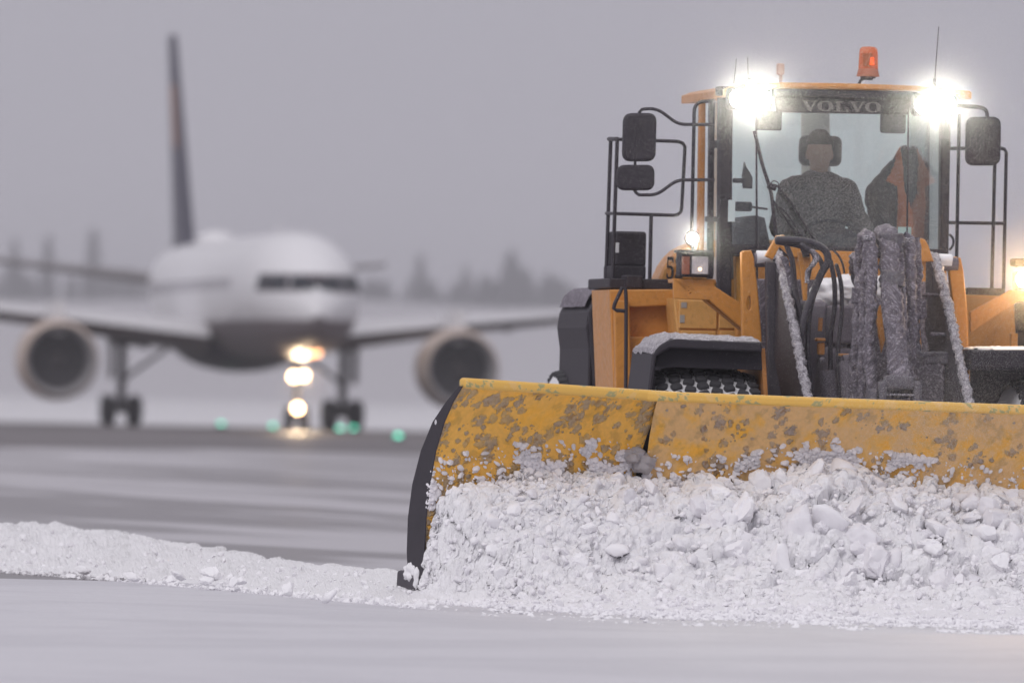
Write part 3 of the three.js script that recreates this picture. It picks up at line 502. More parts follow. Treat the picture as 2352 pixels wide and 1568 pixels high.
// wheels
function wheel(px, py, z, hub, parent) {
  const c = L(px, py, z), R = 0.70, w = 0.335, g = new THREE.Group(); g.name = 'wheel'; g.position.set(c.x, 0.715, z); parent.add(g);
  const prof = [[0.36, -w * 0.8], [0.46, -w * 1.02], [0.58, -w * 1.03], [0.645, -w * 0.93], [0.672, -w * 0.74], [0.685, -w * 0.4], [0.688, 0], [0.685, w * 0.4], [0.672, w * 0.74], [0.645, w * 0.93], [0.58, w * 1.03], [0.46, w * 1.02], [0.36, w * 0.8]].map(([r, y]) => new THREE.Vector2(r, y));
  const carc = lumpy(new THREE.LatheGeometry(prof, 110).rotateZ(Math.PI / 2), 0.004, 22, 3);
  part('tyre', carc, std('slush packed in the tread', [0.74, 0.73, 0.75], 0.9, { bumpMap: snowBump, bumpScale: 0.01 }), g);
  const blocks = [], n = 50, rows = 8;
  for (let k = 0; k < n; k++) for (let j = 0; j < rows; j++) {
    const u = (j - (rows - 1) / 2) / (rows / 2), x = u * w * 0.98, r0 = 0.688 - 0.05 * Math.pow(Math.abs(u), 3), a = (k + 0.5 * (j % 2) + 0.14 * Math.sin(u * 4)) / n * Math.PI * 2, b = new RoundedBoxGeometry(w * 2 / rows * 0.82, 0.045, 0.056 * (0.85 + 0.16 * rnd()), 1, 0.012);
    b.rotateY(0.35 * (j % 2 ? 1 : -1)); b.rotateZ(-u * Math.abs(u) * 0.35); b.translate(x, r0 + 0.004, 0); b.rotateX(a); blocks.push(b);
  }
  part('tread', blocks, M.rubber, g);
  part('rim', [new THREE.CylinderGeometry(0.37, 0.37, w * 1.5, 36).rotateZ(Math.PI / 2), new THREE.CylinderGeometry(0.2, 0.2, w * 1.9, 24).rotateZ(Math.PI / 2)], M.yellow, g);
}
wheel(1607, 900, 1.55, 0, loader); wheel(2434, 900, 1.55, 0, loader); wheel(1380, 900, -2.95, 0, loader); wheel(2300, 900, -2.95, 0, loader);
// front fenders
{
  part('front_fender', plate([[1487, 905], [1499, 812], [1514, 794], [1541, 777], [1751, 785], [1751, 808], [1540, 799], [1508, 818], [1497, 905]], 2.0, 0.8, 0.012), M.black, loader);
  part('fender_snow', snowStrip([[1497, 812], [1513, 795], [1541, 778], [1600, 779.5], [1680, 782.5], [1750, 786]].map(([x, y]) => L(x, y, 1.99).add(V(0, 0, -0.41))), 0.84, 0.032, 9, 0.010), M.snowFleck, loader);
  part('fender_flap', [plate([[1512, 797], [1750, 806], [1752, 850], [1506, 842]], 1.9, 0.03, 0.004), plate([[1500, 800], [1506, 800], [1504, 960], [1496, 960]], 1.9, 0.6, 0.004)], M.deepBlack, loader);
  part('dark_backing', [plate([[1490, 800], [1752, 806], [1758, 960], [1484, 960]], 0.62, 0.05, 0.006)], M.deepBlack, loader);  // dark panel added behind the tyre so no light leaks through
  part('fender_bracket', plate([[1748, 800], [1758, 800], [1768, 960], [1758, 960]], 1.9, 0.9, 0.004), M.yellowDull, loader);
  part('front_fender', plate([[2232, 803], [2600, 803], [2600, 850], [2232, 850]], 2.0, 1.5, 0.02), M.black, loader);
  part('dark_backing', plate([[2232, 840], [2600, 840], [2600, 960], [2232, 960]], 0.62, 0.05, 0.006), M.darkSteel, loader);
  part('fender_snow', snowStrip([L(2234, 803, 1.25), L(2330, 803, 1.25), L(2450, 804, 1.25)], 1.46, 0.018, 15, 0.006), M.snow, loader);
}
// head lamps on their brackets
{
  const glowW = std('small work lamp glow', [0.2, 0.2, 0.2], 0.4); glowW.emissive.setRGB(30, 27, 20);
  const glowO = std('orange side lamp glow', [0.3, 0.2, 0.1], 0.4); glowO.emissive.setRGB(34, 21, 9);
  const hl = new THREE.Group(); hl.name = 'head_lamp'; loader.add(hl);
  part('lamp_housing', [boxAt(1562, 574, 1641, 636, 0.52, 0.16, 0.016), boxAt(1560, 574, 1640, 581, 0.57, 0.2, 0.004)], M.black, hl);
  part('lens', [boxAt(1588, 586.5, 1629.5, 631, 0.535, 0.02, 0.012)], M.lensGlass, hl);
  part('reflector', [boxAt(1590, 588, 1627, 629, 0.523, 0.004, 0.008)], std('lamp reflector', [0.75, 0.70, 0.70], 0.25, { metalness: 0.6 }), hl);
  const filament = std('side lamp bulb glow', [0.4, 0.3, 0.2], 0.4); filament.emissive.setRGB(2.6, 1.9, 1.2);
  part('bulb', new THREE.SphereGeometry(0.012, 10, 8).translate(...L(1608.5, 618, 0.531).toArray()), filament, hl);
  part('indicator', boxAt(1567, 588, 1585, 630, 0.532, 0.02, 0.006), std('orange indicator', [0.33, 0.12, 0.07], 0.4), hl);
  const small = new THREE.Group(); small.name = 'work_lamp'; const c = L(1590.5, 547, 0.45); small.position.copy(c); loader.add(small);
  part('bulb', new THREE.CircleGeometry(0.036, 24).translate(0, 0, 0.002), glowW, small);
  part('lamp_housing', [new THREE.CylinderGeometry(0.05, 0.04, 0.07, 24).rotateX(Math.PI / 2).translate(0, 0, -0.04), rod(V(0, -0.03, -0.04), V(0.02, -0.09, -0.04), 0.01)], M.black, small);
  const s = new THREE.SpotLight(new THREE.Color(1, 0.94, 0.8), 1.6, 0, 1.2, 0.9, 2); s.name = 'work_lamp_beam'; s.position.copy(c).add(V(0, 0, 0.05)); s.target.position.copy(c).add(V(0, 0, 5)); s.castShadow = true; s.shadow.radius = 2; loader.add(s, s.target);
  part('lamp_bracket', plate([[1547, 639], [1642, 641], [1642, 657], [1727, 713], [1724, 764], [1708, 757], [1630, 689], [1548, 686]], 0.46, 0.04, 0.006, [[1586, 664, 0.006], [1578, 660, 0.004], [1594, 660, 0.004], [1582, 668, 0.004], [1590, 668, 0.004], [1586, 674, 0.004], [1578, 668, 0.004], [1594, 668, 0.004], [1582, 660, 0.004], [1590, 660, 0.004]]), M.yellow, loader);
  part('lamp_bracket', boxAt(1552, 641, 1645, 650, 0.455, 0.3, 0.006), M.yellow, loader);
  part('bracket_edge', [plate([[1619, 688], [1633, 687], [1728, 762], [1722, 772]], 0.4, 0.12, 0.003)], M.yellowDull, loader);
  // other side, at the edge of the frame
  const r = new THREE.Group(); r.name = 'head_lamp'; loader.add(r); const q = L(2354, 641, 0.5);
  part('bulb', new THREE.CircleGeometry(0.055, 24).translate(q.x, q.y, q.z + 0.002), glowO, r);
  part('lamp_housing', [boxAt(2331, 594, 2410, 612, 0.5, 0.16, 0.014), boxAt(2336, 624, 2420, 668, 0.49, 0.15, 0.014), hoseAt([[2345, 596], [2328, 598], [2327, 608], [2338, 612]], 0.006, 0.5)], M.black, r);
  const so = new THREE.SpotLight(new THREE.Color(1, 0.66, 0.34), 10, 0, 1.3, 0.9, 2); so.name = 'head_lamp_beam'; so.position.copy(q).add(V(0, 0, 0.06)); so.target.position.copy(q).add(V(0, 0, 5)); so.castShadow = true; so.shadow.radius = 2; loader.add(so, so.target);
  part('lamp_bracket', plate([[2230, 716], [2322, 666], [2420, 666], [2420, 690], [2340, 692], [2230, 764]], 0.46, 0.04, 0.006), M.yellow, loader);
}
// front frame towers, lift arms, hydraulics
{
  part('lift_tower', plate([[1704, 580], [1710, 575], [1726, 574], [1733, 592], [1741, 660], [1750, 768], [1758, 960], [1712, 960], [1706, 760]], 0.86, 0.07, 0.008, [[1713.5, 618, 0.014, 0.05], [1721.5, 696, 0.012, 0.042]]), M.yellow, loader);
  part('lift_tower', plate([[2178, 593], [2196, 589], [2208, 592], [2214, 620], [2222, 700], [2232, 960], [2200, 960], [2190, 700]], 0.86, 0.07, 0.008), M.yellow, loader);
  part('front_frame', [plate([[1740, 640], [2214, 648], [2232, 960], [1752, 960]], 0.55, 0.3, 0.01)], M.caked, loader);
  part('pivot_pin', [rod(L(1732, 597, 0.84), L(1790, 597, 0.84), 0.045, 22), rod(L(2142, 606, 0.84), L(2200, 606, 0.84), 0.045, 22)], M.caked, loader);
  part('pin_snow', [lumpy(rod(L(1738, 590, 0.86), L(1774, 590, 0.86), 0.04, 20).toNonIndexed(), 0.012, 20, 2), lumpy(rod(L(2158, 598, 0.86), L(2186, 598, 0.86), 0.04, 20).toNonIndexed(), 0.012, 20, 5)], M.snow, loader);
  // a lift arm: side plate that slopes down and forward, snow along its upper edge
  const arm = (pTop, pLow, zLow) => {
    const a = L(...pTop, 0.85), b = L(...pLow, zLow), x = a.x, ax = b.x - a.x;
    const outline = [[0.70, a.y + 0.02], [0.9, a.y + 0.01], [zLow, b.y], [zLow + 1.1, b.y - 0.85], [zLow + 0.9, b.y - 1.0], [zLow - 0.2, b.y - 0.42], [0.72, a.y - 0.44]];
    const s = new THREE.Shape(outline.map(([z, y]) => new THREE.Vector2(z, y))), g = new THREE.ExtrudeGeometry(s, { depth: 0.05, bevelEnabled: true, bevelSize: 0.006, bevelThickness: 0.006, bevelSegments: 2 });
    g.applyMatrix4(new THREE.Matrix4().makeBasis(V(0, 0, 1), V(0, 1, 0), V(-1, 0, 0))); g.translate(x + 0.03, 0, 0);
    const sh = ax / (zLow - 0.85); const p = g.attributes.position; for (let i = 0; i < p.count; i++) p.setX(i, p.getX(i) + (p.getZ(i) - 0.85) * sh); g.computeVertexNormals();
    const line = [[0.75, a.y + 0.03], [0.95, a.y - 0.01], [zLow, b.y + 0.01], [zLow + 0.6, b.y - 0.45]], c = new THREE.CatmullRomCurve3(line.map(([z, y]) => V(x + (z - 0.85) * sh, y, z)), false, 'centripetal');
    const tube = lumpy(new THREE.TubeGeometry(c, 260, 0.027, 16, false), 0.016, 17, x); return [g, lumpy(tube, 0.010, 52, x + 3)];
  };
  const [ga, sa] = arm([1784, 588], [1855, 912], 2.15), [gb, sb] = arm([2146, 598], [2229, 935], 2.3);
  const A = part('lift_arm', ga, M.black, loader), B = part('lift_arm', gb, M.darkSteel, loader); part('arm_snow', metres(sa), M.snowFleck, A); part('arm_snow', metres(sb), M.snowFleck, B);
  part('tilt_lever', [plate([[1758, 588], [1785, 541], [1800, 539], [1838, 562], [1842, 590], [1820, 592], [1792, 566], [1776, 596]], 1.2, 0.05, 0.008), plate([[1834, 578], [1842, 578], [1856, 640], [1855, 690], [1847, 690], [1842, 640]], 1.45, 0.05, 0.006), plate([[2096, 572], [2100, 554], [2112, 546], [2126, 550], [2134, 564], [2146, 600], [2096, 604]], 1.0, 0.05, 0.008, [[2113, 566, 0.013]]), plate([[2092, 590], [2100, 590], [2120, 812], [2110, 812]], 1.35, 0.3, 0.006)], M.yellow, loader);
  part('front_panel', [plate([[1862, 574], [1976, 578], [1976, 642], [1866, 638]], 0.62, 0.04, 0.006), plate([[2012, 720], [2024, 700], [2034, 780], [2026, 810]], 0.75, 0.04, 0.004)], M.yellow, loader);
  part('frame_snow', [lumpy(new THREE.SphereGeometry(1, 40, 28).scale(0.19, 0.10, 0.11).translate(...L(1934, 672, 0.75).toArray()), 0.04, 9, 4), lumpy(new THREE.SphereGeometry(1, 30, 20).scale(0.05, 0.07, 0.05).translate(...L(2026, 660, 0.95).toArray()), 0.02, 12, 8)], M.snow, loader);
  // bundle of ice-caked cylinders and hoses in the middle
  const cake = (pts, r, z, seed, amp = 0.014) => { const c = new THREE.CatmullRomCurve3(pts.map(([x, y, dz = 0]) => L(x, y, z + dz)), false, 'centripetal'); return metres(lumpy(new THREE.TubeGeometry(c, Math.ceil(c.getLength() / 0.012), r, 26, false), amp * 1.1, 12, seed)); };
  part('tilt_cylinder', cake([[2034, 536, -0.2], [2042, 548], [2046, 640, 0.1], [2054, 740, 0.2], [2064, 830, 0.3], [2072, 905, 0.4]], 0.063, 1.85, 1, 0.016), M.caked, loader);
  part('cylinder_head', [lumpy(new THREE.CylinderGeometry(0.082, 0.075, 0.11, 30, 8).translate(...L(2046, 556, 1.85).toArray()), 0.02, 18, 6), lumpy(new THREE.CylinderGeometry(0.072, 0.078, 0.1, 30, 8).translate(...L(2050, 640, 1.95).toArray()), 0.012, 18, 7)], M.snowCrust, loader);
  part('hydraulic_hose', cake([[1978, 640, -0.3], [1980, 570, -0.15], [1990, 540], [2000, 560, 0.1], [2002, 680, 0.15], [1998, 800, 0.15], [2006, 930, 0.2]], 0.037, 1.8, 2), M.caked, loader);
  part('hydraulic_hose', cake([[1974, 610, -0.2], [1986, 552], [1994, 540, 0.1], [1986, 640, 0.1], [1982, 760, 0.1], [1978, 930, 0.1]], 0.028, 1.75, 12), M.caked, loader);
  part('hydraulic_hose', cake([[2076, 545, 0], [2086, 548], [2090, 640, 0.1], [2092, 740, 0.1], [2088, 860, 0.1], [2090, 930, 0.1]], 0.04, 1.7, 3), M.caked, loader);
  part('hydraulic_hose', cake([[2104, 545], [2108, 620], [2104, 760], [2110, 930]], 0.028, 1.5, 5), M.caked, loader);
  part('hose_clamp', [boxAt(1988, 540, 2006, 552, 1.95, 0.08), boxAt(2032, 524, 2040, 536, 1.86, 0.05), boxAt(2044, 524, 2054, 538, 1.86, 0.05), boxAt(2066, 545, 2100, 562, 1.75, 0.06)], M.snowCrust, loader);
  part('cylinder_clevis', [lumpy(boxAt(2024, 876, 2040, 940, 2.35, 0.12, 0.02), 0.01, 20, 3), lumpy(boxAt(2100, 876, 2118, 940, 2.35, 0.12, 0.02), 0.01, 20, 4), lumpy(boxAt(2036, 862, 2102, 896, 2.36, 0.14, 0.03), 0.012, 18, 5), boxAt(2036, 904, 2106, 909, 2.34, 0.1, 0.004), lumpy(boxAt(1998, 892, 2018, 935, 2.3, 0.1, 0.03), 0.012, 20, 6)], M.snowCrust, loader);
  part('valve_box', [boxAt(2086, 816, 2174, 960, 1.6, 0.35, 0.03)], M.caked, loader);
  part('valve_snow', [lumpy(new THREE.BoxGeometry(0.24, 0.07, 0.34, 24, 8, 30).translate(...L(2130, 822, 1.43).toArray()), 0.014, 16, 9)], M.snowCrust, loader);
  part('hydraulic_hose', cake([[1960, 620, -0.3], [1966, 590, -0.1], [1974, 640], [1970, 740, 0.1], [1962, 840, 0.1], [1964, 930, 0.1]], 0.03, 1.6, 31), M.caked, loader);
  part('hydraulic_hose', cake([[2064, 560, -0.1], [2070, 640], [2076, 760, 0.1], [2082, 930, 0.2]], 0.026, 1.9, 33), M.caked, loader);
  part('hose_bracket', [lumpy(plate([[1960, 660], [2010, 664], [2012, 700], [1958, 696]], 1.85, 0.05, 0.01), 0.004, 14, 3, false), lumpy(plate([[2070, 700], [2130, 690], [2130, 730], [2076, 736]], 1.55, 0.05, 0.01), 0.004, 14, 5, false)], M.caked, loader);
  part('arm_plate', [plate([[2140, 610], [2164, 600], [2228, 900], [2228, 960], [2176, 960], [2150, 760]], 1.0, 0.06, 0.01), plate([[1760, 600], [1782, 600], [1842, 900], [1846, 960], [1766, 960]], 0.98, 0.06, 0.01)], M.darkSteel, loader);
  // loose black hoses left of the cylinder
  const H = (pts, r, z) => part('hydraulic_hose', capped(hoseAt(pts, r, z), [L(pts[0][0], pts[0][1], z + (pts[0][2] ?? 0)), L(pts[pts.length - 1][0], pts[pts.length - 1][1], z + (pts[pts.length - 1][2] ?? 0))], r), M.hose, loader);
  H([[1788, 550], [1830, 552], [1872, 560], [1898, 578], [1902, 600], [1886, 630], [1866, 680], [1848, 730], [1838, 800], [1842, 930]], 0.024, 1.55);
  H([[1786, 556], [1840, 566], [1880, 590], [1890, 620], [1876, 660], [1862, 710], [1856, 800], [1866, 930]], 0.016, 1.5);
  H([[1806, 560], [1820, 600], [1826, 660], [1838, 720], [1846, 760]], 0.018, 1.35);
  H([[1842, 562], [1866, 580], [1872, 596], [1862, 614], [1856, 640]], 0.014, 1.6);
  H([[1908, 600], [1916, 640], [1918, 700], [1908, 780], [1912, 930]], 0.016, 1.3);
  H([[1922, 610], [1932, 650], [1934, 720], [1926, 800], [1934, 930]], 0.014, 1.35);
  H([[1912, 572], [1926, 586], [1936, 606], [1940, 626]], 0.007, 1.3);
  H([[1964, 610], [1962, 640], [1974, 660], [1990, 664]], 0.02, 1.2);
  part('hydraulic_hose', cake([[1800, 590], [1816, 640], [1832, 720], [1850, 800], [1858, 930]], 0.02, 1.3, 21, 0.008), M.caked, loader);
  part('hydraulic_hose', cake([[1862, 572], [1876, 590], [1866, 612], [1856, 622], [1854, 650]], 0.014, 1.62, 22, 0.008), M.snowCrust, loader);
  part('valve_block', [lumpy(boxAt(1912, 700, 1974, 790, 1.2, 0.25, 0.03), 0.02, 10, 2), lumpy(boxAt(1890, 800, 1960, 940, 1.2, 0.3, 0.04), 0.03, 8, 3), lumpy(boxAt(1850, 690, 1900, 940, 1.0, 0.3, 0.04), 0.03, 8, 5), lumpy(boxAt(1955, 690, 2010, 940, 1.15, 0.2, 0.04), 0.03, 8, 7)], M.caked, loader);
  part('valve_fitting', [boxAt(1876, 776, 1898, 784, 1.42, 0.08), boxAt(1880, 786, 1896, 815, 1.4, 0.06), boxAt(1928, 812, 1958, 818, 1.4, 0.12), rod(L(1884, 760, 1.4), L(1886, 730, 1.4), 0.014)], M.yellowDull, loader);
  part('valve_fitting', [rod(L(1942, 830, 1.45), L(1950, 930, 1.5), 0.04, 18), rod(L(1938, 826, 1.45), L(1962, 822, 1.45), 0.03, 14), new THREE.SphereGeometry(0.018, 12, 10).translate(...L(1889, 826, 1.5).toArray()), rod(L(1900, 850, 1.3), L(1910, 930, 1.3), 0.06, 20)], M.caked, loader);
  part('support_bar', [boxAt(1834, 742, 1863, 751, 1.3, 0.1, 0.01), boxAt(2112, 673, 2158, 681, 1.2, 0.08, 0.01), boxAt(2140, 763, 2174, 772, 1.5, 0.06, 0.01)], M.caked, loader);
}

// ------------------------------------------------------------------ snow plough blade
const blade = thing('snow_plough', 'long curved yellow plough blade caked with slush, in front of the loader', 'plough blade', V(0, 0, 0));
const BLADE_LEFT = place(968, 1378, 59.86).setY(0), WING_TURN = 0.46, MAIN_TURN = 0.16;
blade.position.copy(BLADE_LEFT);
const PROFILE = [[0.02, 0.05], [0.10, 0.022], [0.25, 0.004], [0.45, 0.0], [0.65, 0.02], [0.85, 0.077], [1.02, 0.168], [1.14, 0.27], [1.235, 0.385]];   // height, forward
const profileAt = (y) => interp(PROFILE, y);
function bladeLook(seed, paled) {                                      // scraped paint with splashes of frozen slush, the base shifted to a paler tan; the tile is 2.1 m wide
  const S = 1024, dots = new Float32Array(S * S), r = rng(seed);
  for (let i = 0; i < (paled > 0.5 ? 3600 : 8000); i++) {
    const x = r(), y = r(), dens = loopFbm(x, y, 1.3, seed, 3) + 0.35 * loopFbm(x, y, 3, seed + 9, 2); if (dens < -0.20 + 0.42 * r() + (paled > 0.5 ? 0.1 : 0)) continue;
    const R = S * (0.002 + 0.017 * Math.pow(r(), 2.6)), cx = x * S, cy = y * S, sq = 0.7 + 0.6 * r(), deep = 0.55 + 0.45 * r();
    for (let dy = -Math.ceil(R * 1.9); dy <= R * 1.9; dy++) for (let dx = -Math.ceil(R * 1.9); dx <= R * 1.9; dx++) {
      const px = (Math.floor(cx + dx) + S) % S, py = (Math.floor(cy + dy) + S) % S, d = Math.hypot(dx * sq, dy) / R + 0.42 * n2(px * 0.045, py * 0.045) + 0.2 * n2(px * 0.13 + 9, py * 0.13);
      const v = deep * (1 - smooth(0.55, 1.08, d)); if (v > dots[py * S + px]) dots[py * S + px] = v;
    }
  }
  const at = (u, v) => dots[Math.min(S - 1, Math.floor(v * S)) * S + Math.min(S - 1, Math.floor(u * S))];
  const color = texture(S, (u, v) => {
    const c = at(u, v), f = paled * smooth(-0.75, 0.15, loopFbm(u, v, 1.6, seed + 50, 5)), t = 0.5 + 0.5 * loopFbm(u, v, 9, seed + 70, 3), w = smooth(0.25, 0.42, loopFbm(u, v, 6, seed + 5, 3));
    const base = [lerp(0.985, 0.90, f), lerp(0.73, 0.745, f), lerp(0.24, 0.55, f)], mud = [lerp(0.50 + 0.2 * t, 0.52, w), lerp(0.46 + 0.2 * t, 0.42, w), lerp(0.45 + 0.21 * t, 0.34, w)];
    const sc = 0.10 * smooth(0.1, 0.5, loopFbm(u, v, 2.1, seed + 31, 5));
    return base.map((q, k) => lerp(q * (0.95 + 0.09 * t) * (1 - sc), mud[k], c * 0.8));
  }, { srgb: true, repeat: 1 / 2.1 });
  const bump = texture(S, (u, v) => 0.15 + 0.5 * at(u, v) * (0.75 + 0.5 * loopFbm(u, v, 12, seed, 3)) + 0.05 * loopFbm(u, v, 16, seed + 2, 2), { repeat: 1 / 2.1 });
  return std('scraped yellow plough paint with frozen slush ' + seed, [1, 1, 1], 0.6, { map: color, bumpMap: bump, bumpScale: 0.022 });
}
const wingPaint = bladeLook(140, 0.30), mainPaint = bladeLook(260, 0.85);
const railPaint = std('worn yellow rail paint', [0.80, 0.50, 0.16], 0.5, { map: texture(512, (u, v) => { const k = smooth(0.22, 0.34, loopFbm(u, v, 3.5, 19, 4)), w = smooth(0.1, 0.4, loopFbm(u, v, 2, 29, 4)) * 0.5; return [lerp(1, 0.5, k), lerp(lerp(0.95, 1.25, w), 0.72, k), lerp(lerp(0.6, 1.9, w), 1.9, k)].map((q) => Math.min(1, q)); }, { repeat: 0.5 }), bumpMap: fineBump, bumpScale: 0.003 });
// one hinged section of the blade in its own frame: x along the blade, y up, z forward
const wingEnd = V(1.34, 0, 0).applyAxisAngle(V(0, 1, 0), WING_TURN);
const sectionFrame = (turn, at, tilt, rise) => new THREE.Matrix4().makeTranslation(at.x, rise, at.z).multiply(new THREE.Matrix4().makeRotationFromEuler(new THREE.Euler(0, turn, tilt, 'YXZ')));
const WING = sectionFrame(WING_TURN, V(0, 0, 0), -0.040, 0.035), MAIN = sectionFrame(MAIN_TURN, wingEnd.clone().add(V(0.085, 0, 0.0)), -0.014, -0.02);
function skin(length, seed) {
  const nx = Math.ceil(length / 0.03), ny = 44, pos = [], uv = [], idx = [];
  for (let i = 0; i <= nx; i++) for (let j = 0; j <= ny; j++) { const x = length * i / nx, y = lerp(0.02, 1.235, j / ny); pos.push(x, y, profileAt(y) + 0.004 * n2(x * 1.3 + seed, y * 1.5)); uv.push(x + seed, y); }
  for (let i = 0; i < nx; i++) for (let j = 0; j < ny; j++) { const a = i * (ny + 1) + j, b = a + ny + 1; idx.push(a, b, a + 1, b, b + 1, a + 1); }
  const g = new THREE.BufferGeometry(); g.setAttribute('position', new THREE.Float32BufferAttribute(pos, 3)); g.setAttribute('uv', new THREE.Float32BufferAttribute(uv, 2)); g.setIndex(idx); g.computeVertexNormals(); return g;
}
const sideShape = (z0, z1) => { const s = new THREE.Shape(); PROFILE.forEach(([y, z], i) => (i ? s.lineTo(z + z0, y) : s.moveTo(z + z0, y))); [...PROFILE].reverse().forEach(([y, z], i) => s.lineTo(z + z1(y), y)); s.closePath(); return s; };
const intoX = new THREE.Matrix4().makeBasis(V(0, 0, 1), V(0, 1, 0), V(-1, 0, 0));   // turns a side outline (z, y) to stand across the blade
{
  const MAIN_LEN = 4.6;
  for (const [len, frame, seed, bladePaint] of [[1.34, WING, 0.3, wingPaint], [MAIN_LEN, MAIN, 4.1, mainPaint]]) {
    part('moldboard', skin(len, seed).applyMatrix4(frame), bladePaint, blade);
    const back = sideShape(-0.006, (y) => -0.045); const gb = new THREE.ExtrudeGeometry(back, { depth: len - 0.02, bevelEnabled: false, steps: 1 }); gb.applyMatrix4(intoX); gb.translate(len - 0.01, 0, 0); part('moldboard_back', gb.applyMatrix4(frame), M.darkSteel, blade);
    const rail = new RoundedBoxGeometry(len + 0.11, 0.062, 0.10, 4, 0.024); const rp = rail.attributes.position; rail.translate(len / 2 + (len < 2 ? 0.05 : -0.02), 1.255, 0.38); part('top_rail', metres(lumpy(rail, 0.003, 6, seed, false)).applyMatrix4(frame), railPaint, blade);
    part('cutting_edge', rbox(0, len, -0.05, 0.09, 0.02, 0.05, 0.006).applyMatrix4(frame), M.darkSteel, blade);
  }
  // end plate with its hole and the shoe under it
  const es = sideShape(0.012, (y) => -0.02 - (0.05 + 0.16 * Math.pow(Math.max(0, Math.sin(Math.PI * Math.min(1, (y + 0.35) / 1.55))), 0.8)) * (y > 1.1 ? (1.26 - y) / 0.16 : 1));
  const hole = new THREE.Path(); hole.absellipse(profileAt(1.02) - 0.105, 1.02, 0.022, 0.017, 0, Math.PI * 2); es.holes.push(hole);
  const eg = new THREE.ExtrudeGeometry(es, { depth: 0.007, bevelEnabled: false, curveSegments: 16 }); eg.applyMatrix4(intoX); eg.translate(-0.002, 0, 0);
  part('end_plate', eg.applyMatrix4(WING), M.black, blade);
  part('hinge_plate', [(() => { const q = new THREE.ExtrudeGeometry(sideShape(-0.07, () => -0.13), { depth: 0.2, bevelEnabled: false }); q.applyMatrix4(intoX); return q.translate(1.5, 0, 0); })()].map((g) => g.applyMatrix4(WING)), M.deepBlack, blade);
  part('hinge_slush', [lumpy(new THREE.SphereGeometry(1, 30, 22).scale(0.075, 0.06, 0.06).translate(1.36, 0.86, 0.12), 0.03, 11, 3), lumpy(new THREE.SphereGeometry(1, 30, 22).scale(0.06, 0.05, 0.05).translate(1.28, 0.90, 0.12), 0.03, 13, 5)].map((g) => g.applyMatrix4(WING)), M.dirtySnow, blade);
  part('skid_shoe', [rbox(-0.02, 0.07, -0.02, 0.14, -0.32, -0.05, 0.02)].map((g) => g.applyMatrix4(WING)), M.darkSteel, blade);
  part('shoe_snow', [lumpy(new THREE.SphereGeometry(1, 26, 18).scale(0.025, 0.055, 0.06).translate(-0.012, 0.13, -0.15), 0.02, 22, 3), lumpy(new THREE.SphereGeometry(1, 20, 14).scale(0.014, 0.07, 0.03).translate(-0.012, 0.10, -0.06), 0.012, 24, 6)].map((g) => g.applyMatrix4(WING)), M.snow, blade);
  part('push_frame', [rbox(0.5, 2.9, 0.25, 0.5, -0.35, -0.12, 0.02), rbox(0.5, 2.9, 0.75, 0.9, -0.3, -0.1, 0.02), rbox(0.9, 1.15, 0.3, 0.55, -2.0, -0.2, 0.02), rbox(2.3, 2.55, 0.3, 0.55, -2.0, -0.2, 0.02)].map((g) => g.applyMatrix4(MAIN)), M.darkSteel, blade);
}

// ------------------------------------------------------------------ snow heap ahead of the blade
const chunkKinds = [];
for (let k = 0; k < 9; k++) {                                            // broken lumps: faceted, uneven, a few slab-like
  let g = new THREE.IcosahedronGeometry(1, k < 6 ? 5 : 2); g.deleteAttribute('uv'); g.deleteAttribute('normal'); g = mergeVertices(g, 1e-4);
  const p = g.attributes.position, r = rng(500 + k), planes = []; for (let q = 0; q < 15; q++) planes.push([V(r() * 2 - 1, r() * 2 - 1, r() * 2 - 1).normalize(), 0.38 + 0.36 * r()]);
  for (let i = 0; i < p.count; i++) { const v = V().fromBufferAttribute(p, i); for (const [n, d] of planes) { const o = v.dot(n) - d; if (o > 0) v.addScaledVector(n, -o * (k % 2 ? 0.8 : 0.95)); } v.multiplyScalar(1.22); v.addScaledVector(v.clone().normalize(), 0.11 * n3(v.x * 2.4 + k * 7, v.y * 2.4, v.z * 2.4) + 0.05 * n3(v.x * 8, v.y * 8 + k, v.z * 8)); p.setXYZ(i, v.x * (k % 3 === 1 ? 1.2 : 1), v.y * (k % 3 === 2 ? 0.8 : 0.95), v.z); }
  chunkKinds.push(toCreasedNormals(g, k % 2 ? 1.4 : 0.7));
}
const heapTop = [[960, 1150], [985, 1138], [1060, 1118], [1150, 1106], [1230, 1098], [1290, 1092], [1360, 1072], [1420, 1082], [1500, 1098], [1600, 1100], [1700, 1100], [1760, 1084], [1850, 1070], [1900, 1062], [1960, 1078], [2040, 1092], [2130, 1106], [2230, 1122], [2352, 1124], [2600, 1120]];
heapTop.forEach((q) => { q[1] += q[0] < 1100 ? 28 : q[0] < 1300 ? 18 : 30; });
const main0 = V(0, 0, 0).applyMatrix4(MAIN).add(BLADE_LEFT), mainDir = V(1, 0, 0).applyAxisAngle(V(0, 1, 0), MAIN_TURN), wingDir = V(1, 0, 0).applyAxisAngle(V(0, 1, 0), WING_TURN);
const bladeZ = (x) => { const xl = BLADE_LEFT.x + wingEnd.x; return x < xl ? BLADE_LEFT.z + (x - BLADE_LEFT.x) * wingDir.z / wingDir.x : main0.z + (x - main0.x) * mainDir.z / mainDir.x; };   // world z of the blade's foot at world x
const toPx = (x, y, z) => { const v = V(x, y, z).applyMatrix4(camera.matrixWorldInverse); return [IMG_W / 2 + v.x / -v.z * FOCAL, IMG_H / 2 - v.y / -v.z * FOCAL]; };
camera.matrixWorldInverse.copy(camera.matrixWorld).invert();
const heapHeights = []; for (let x = -0.7; x < 4.2; x += 0.05) { const z = bladeZ(x) + 0.12, [px] = toPx(x, 0.6, z); heapHeights.push([x, place(px, interp(heapTop, px), -z).y]); }
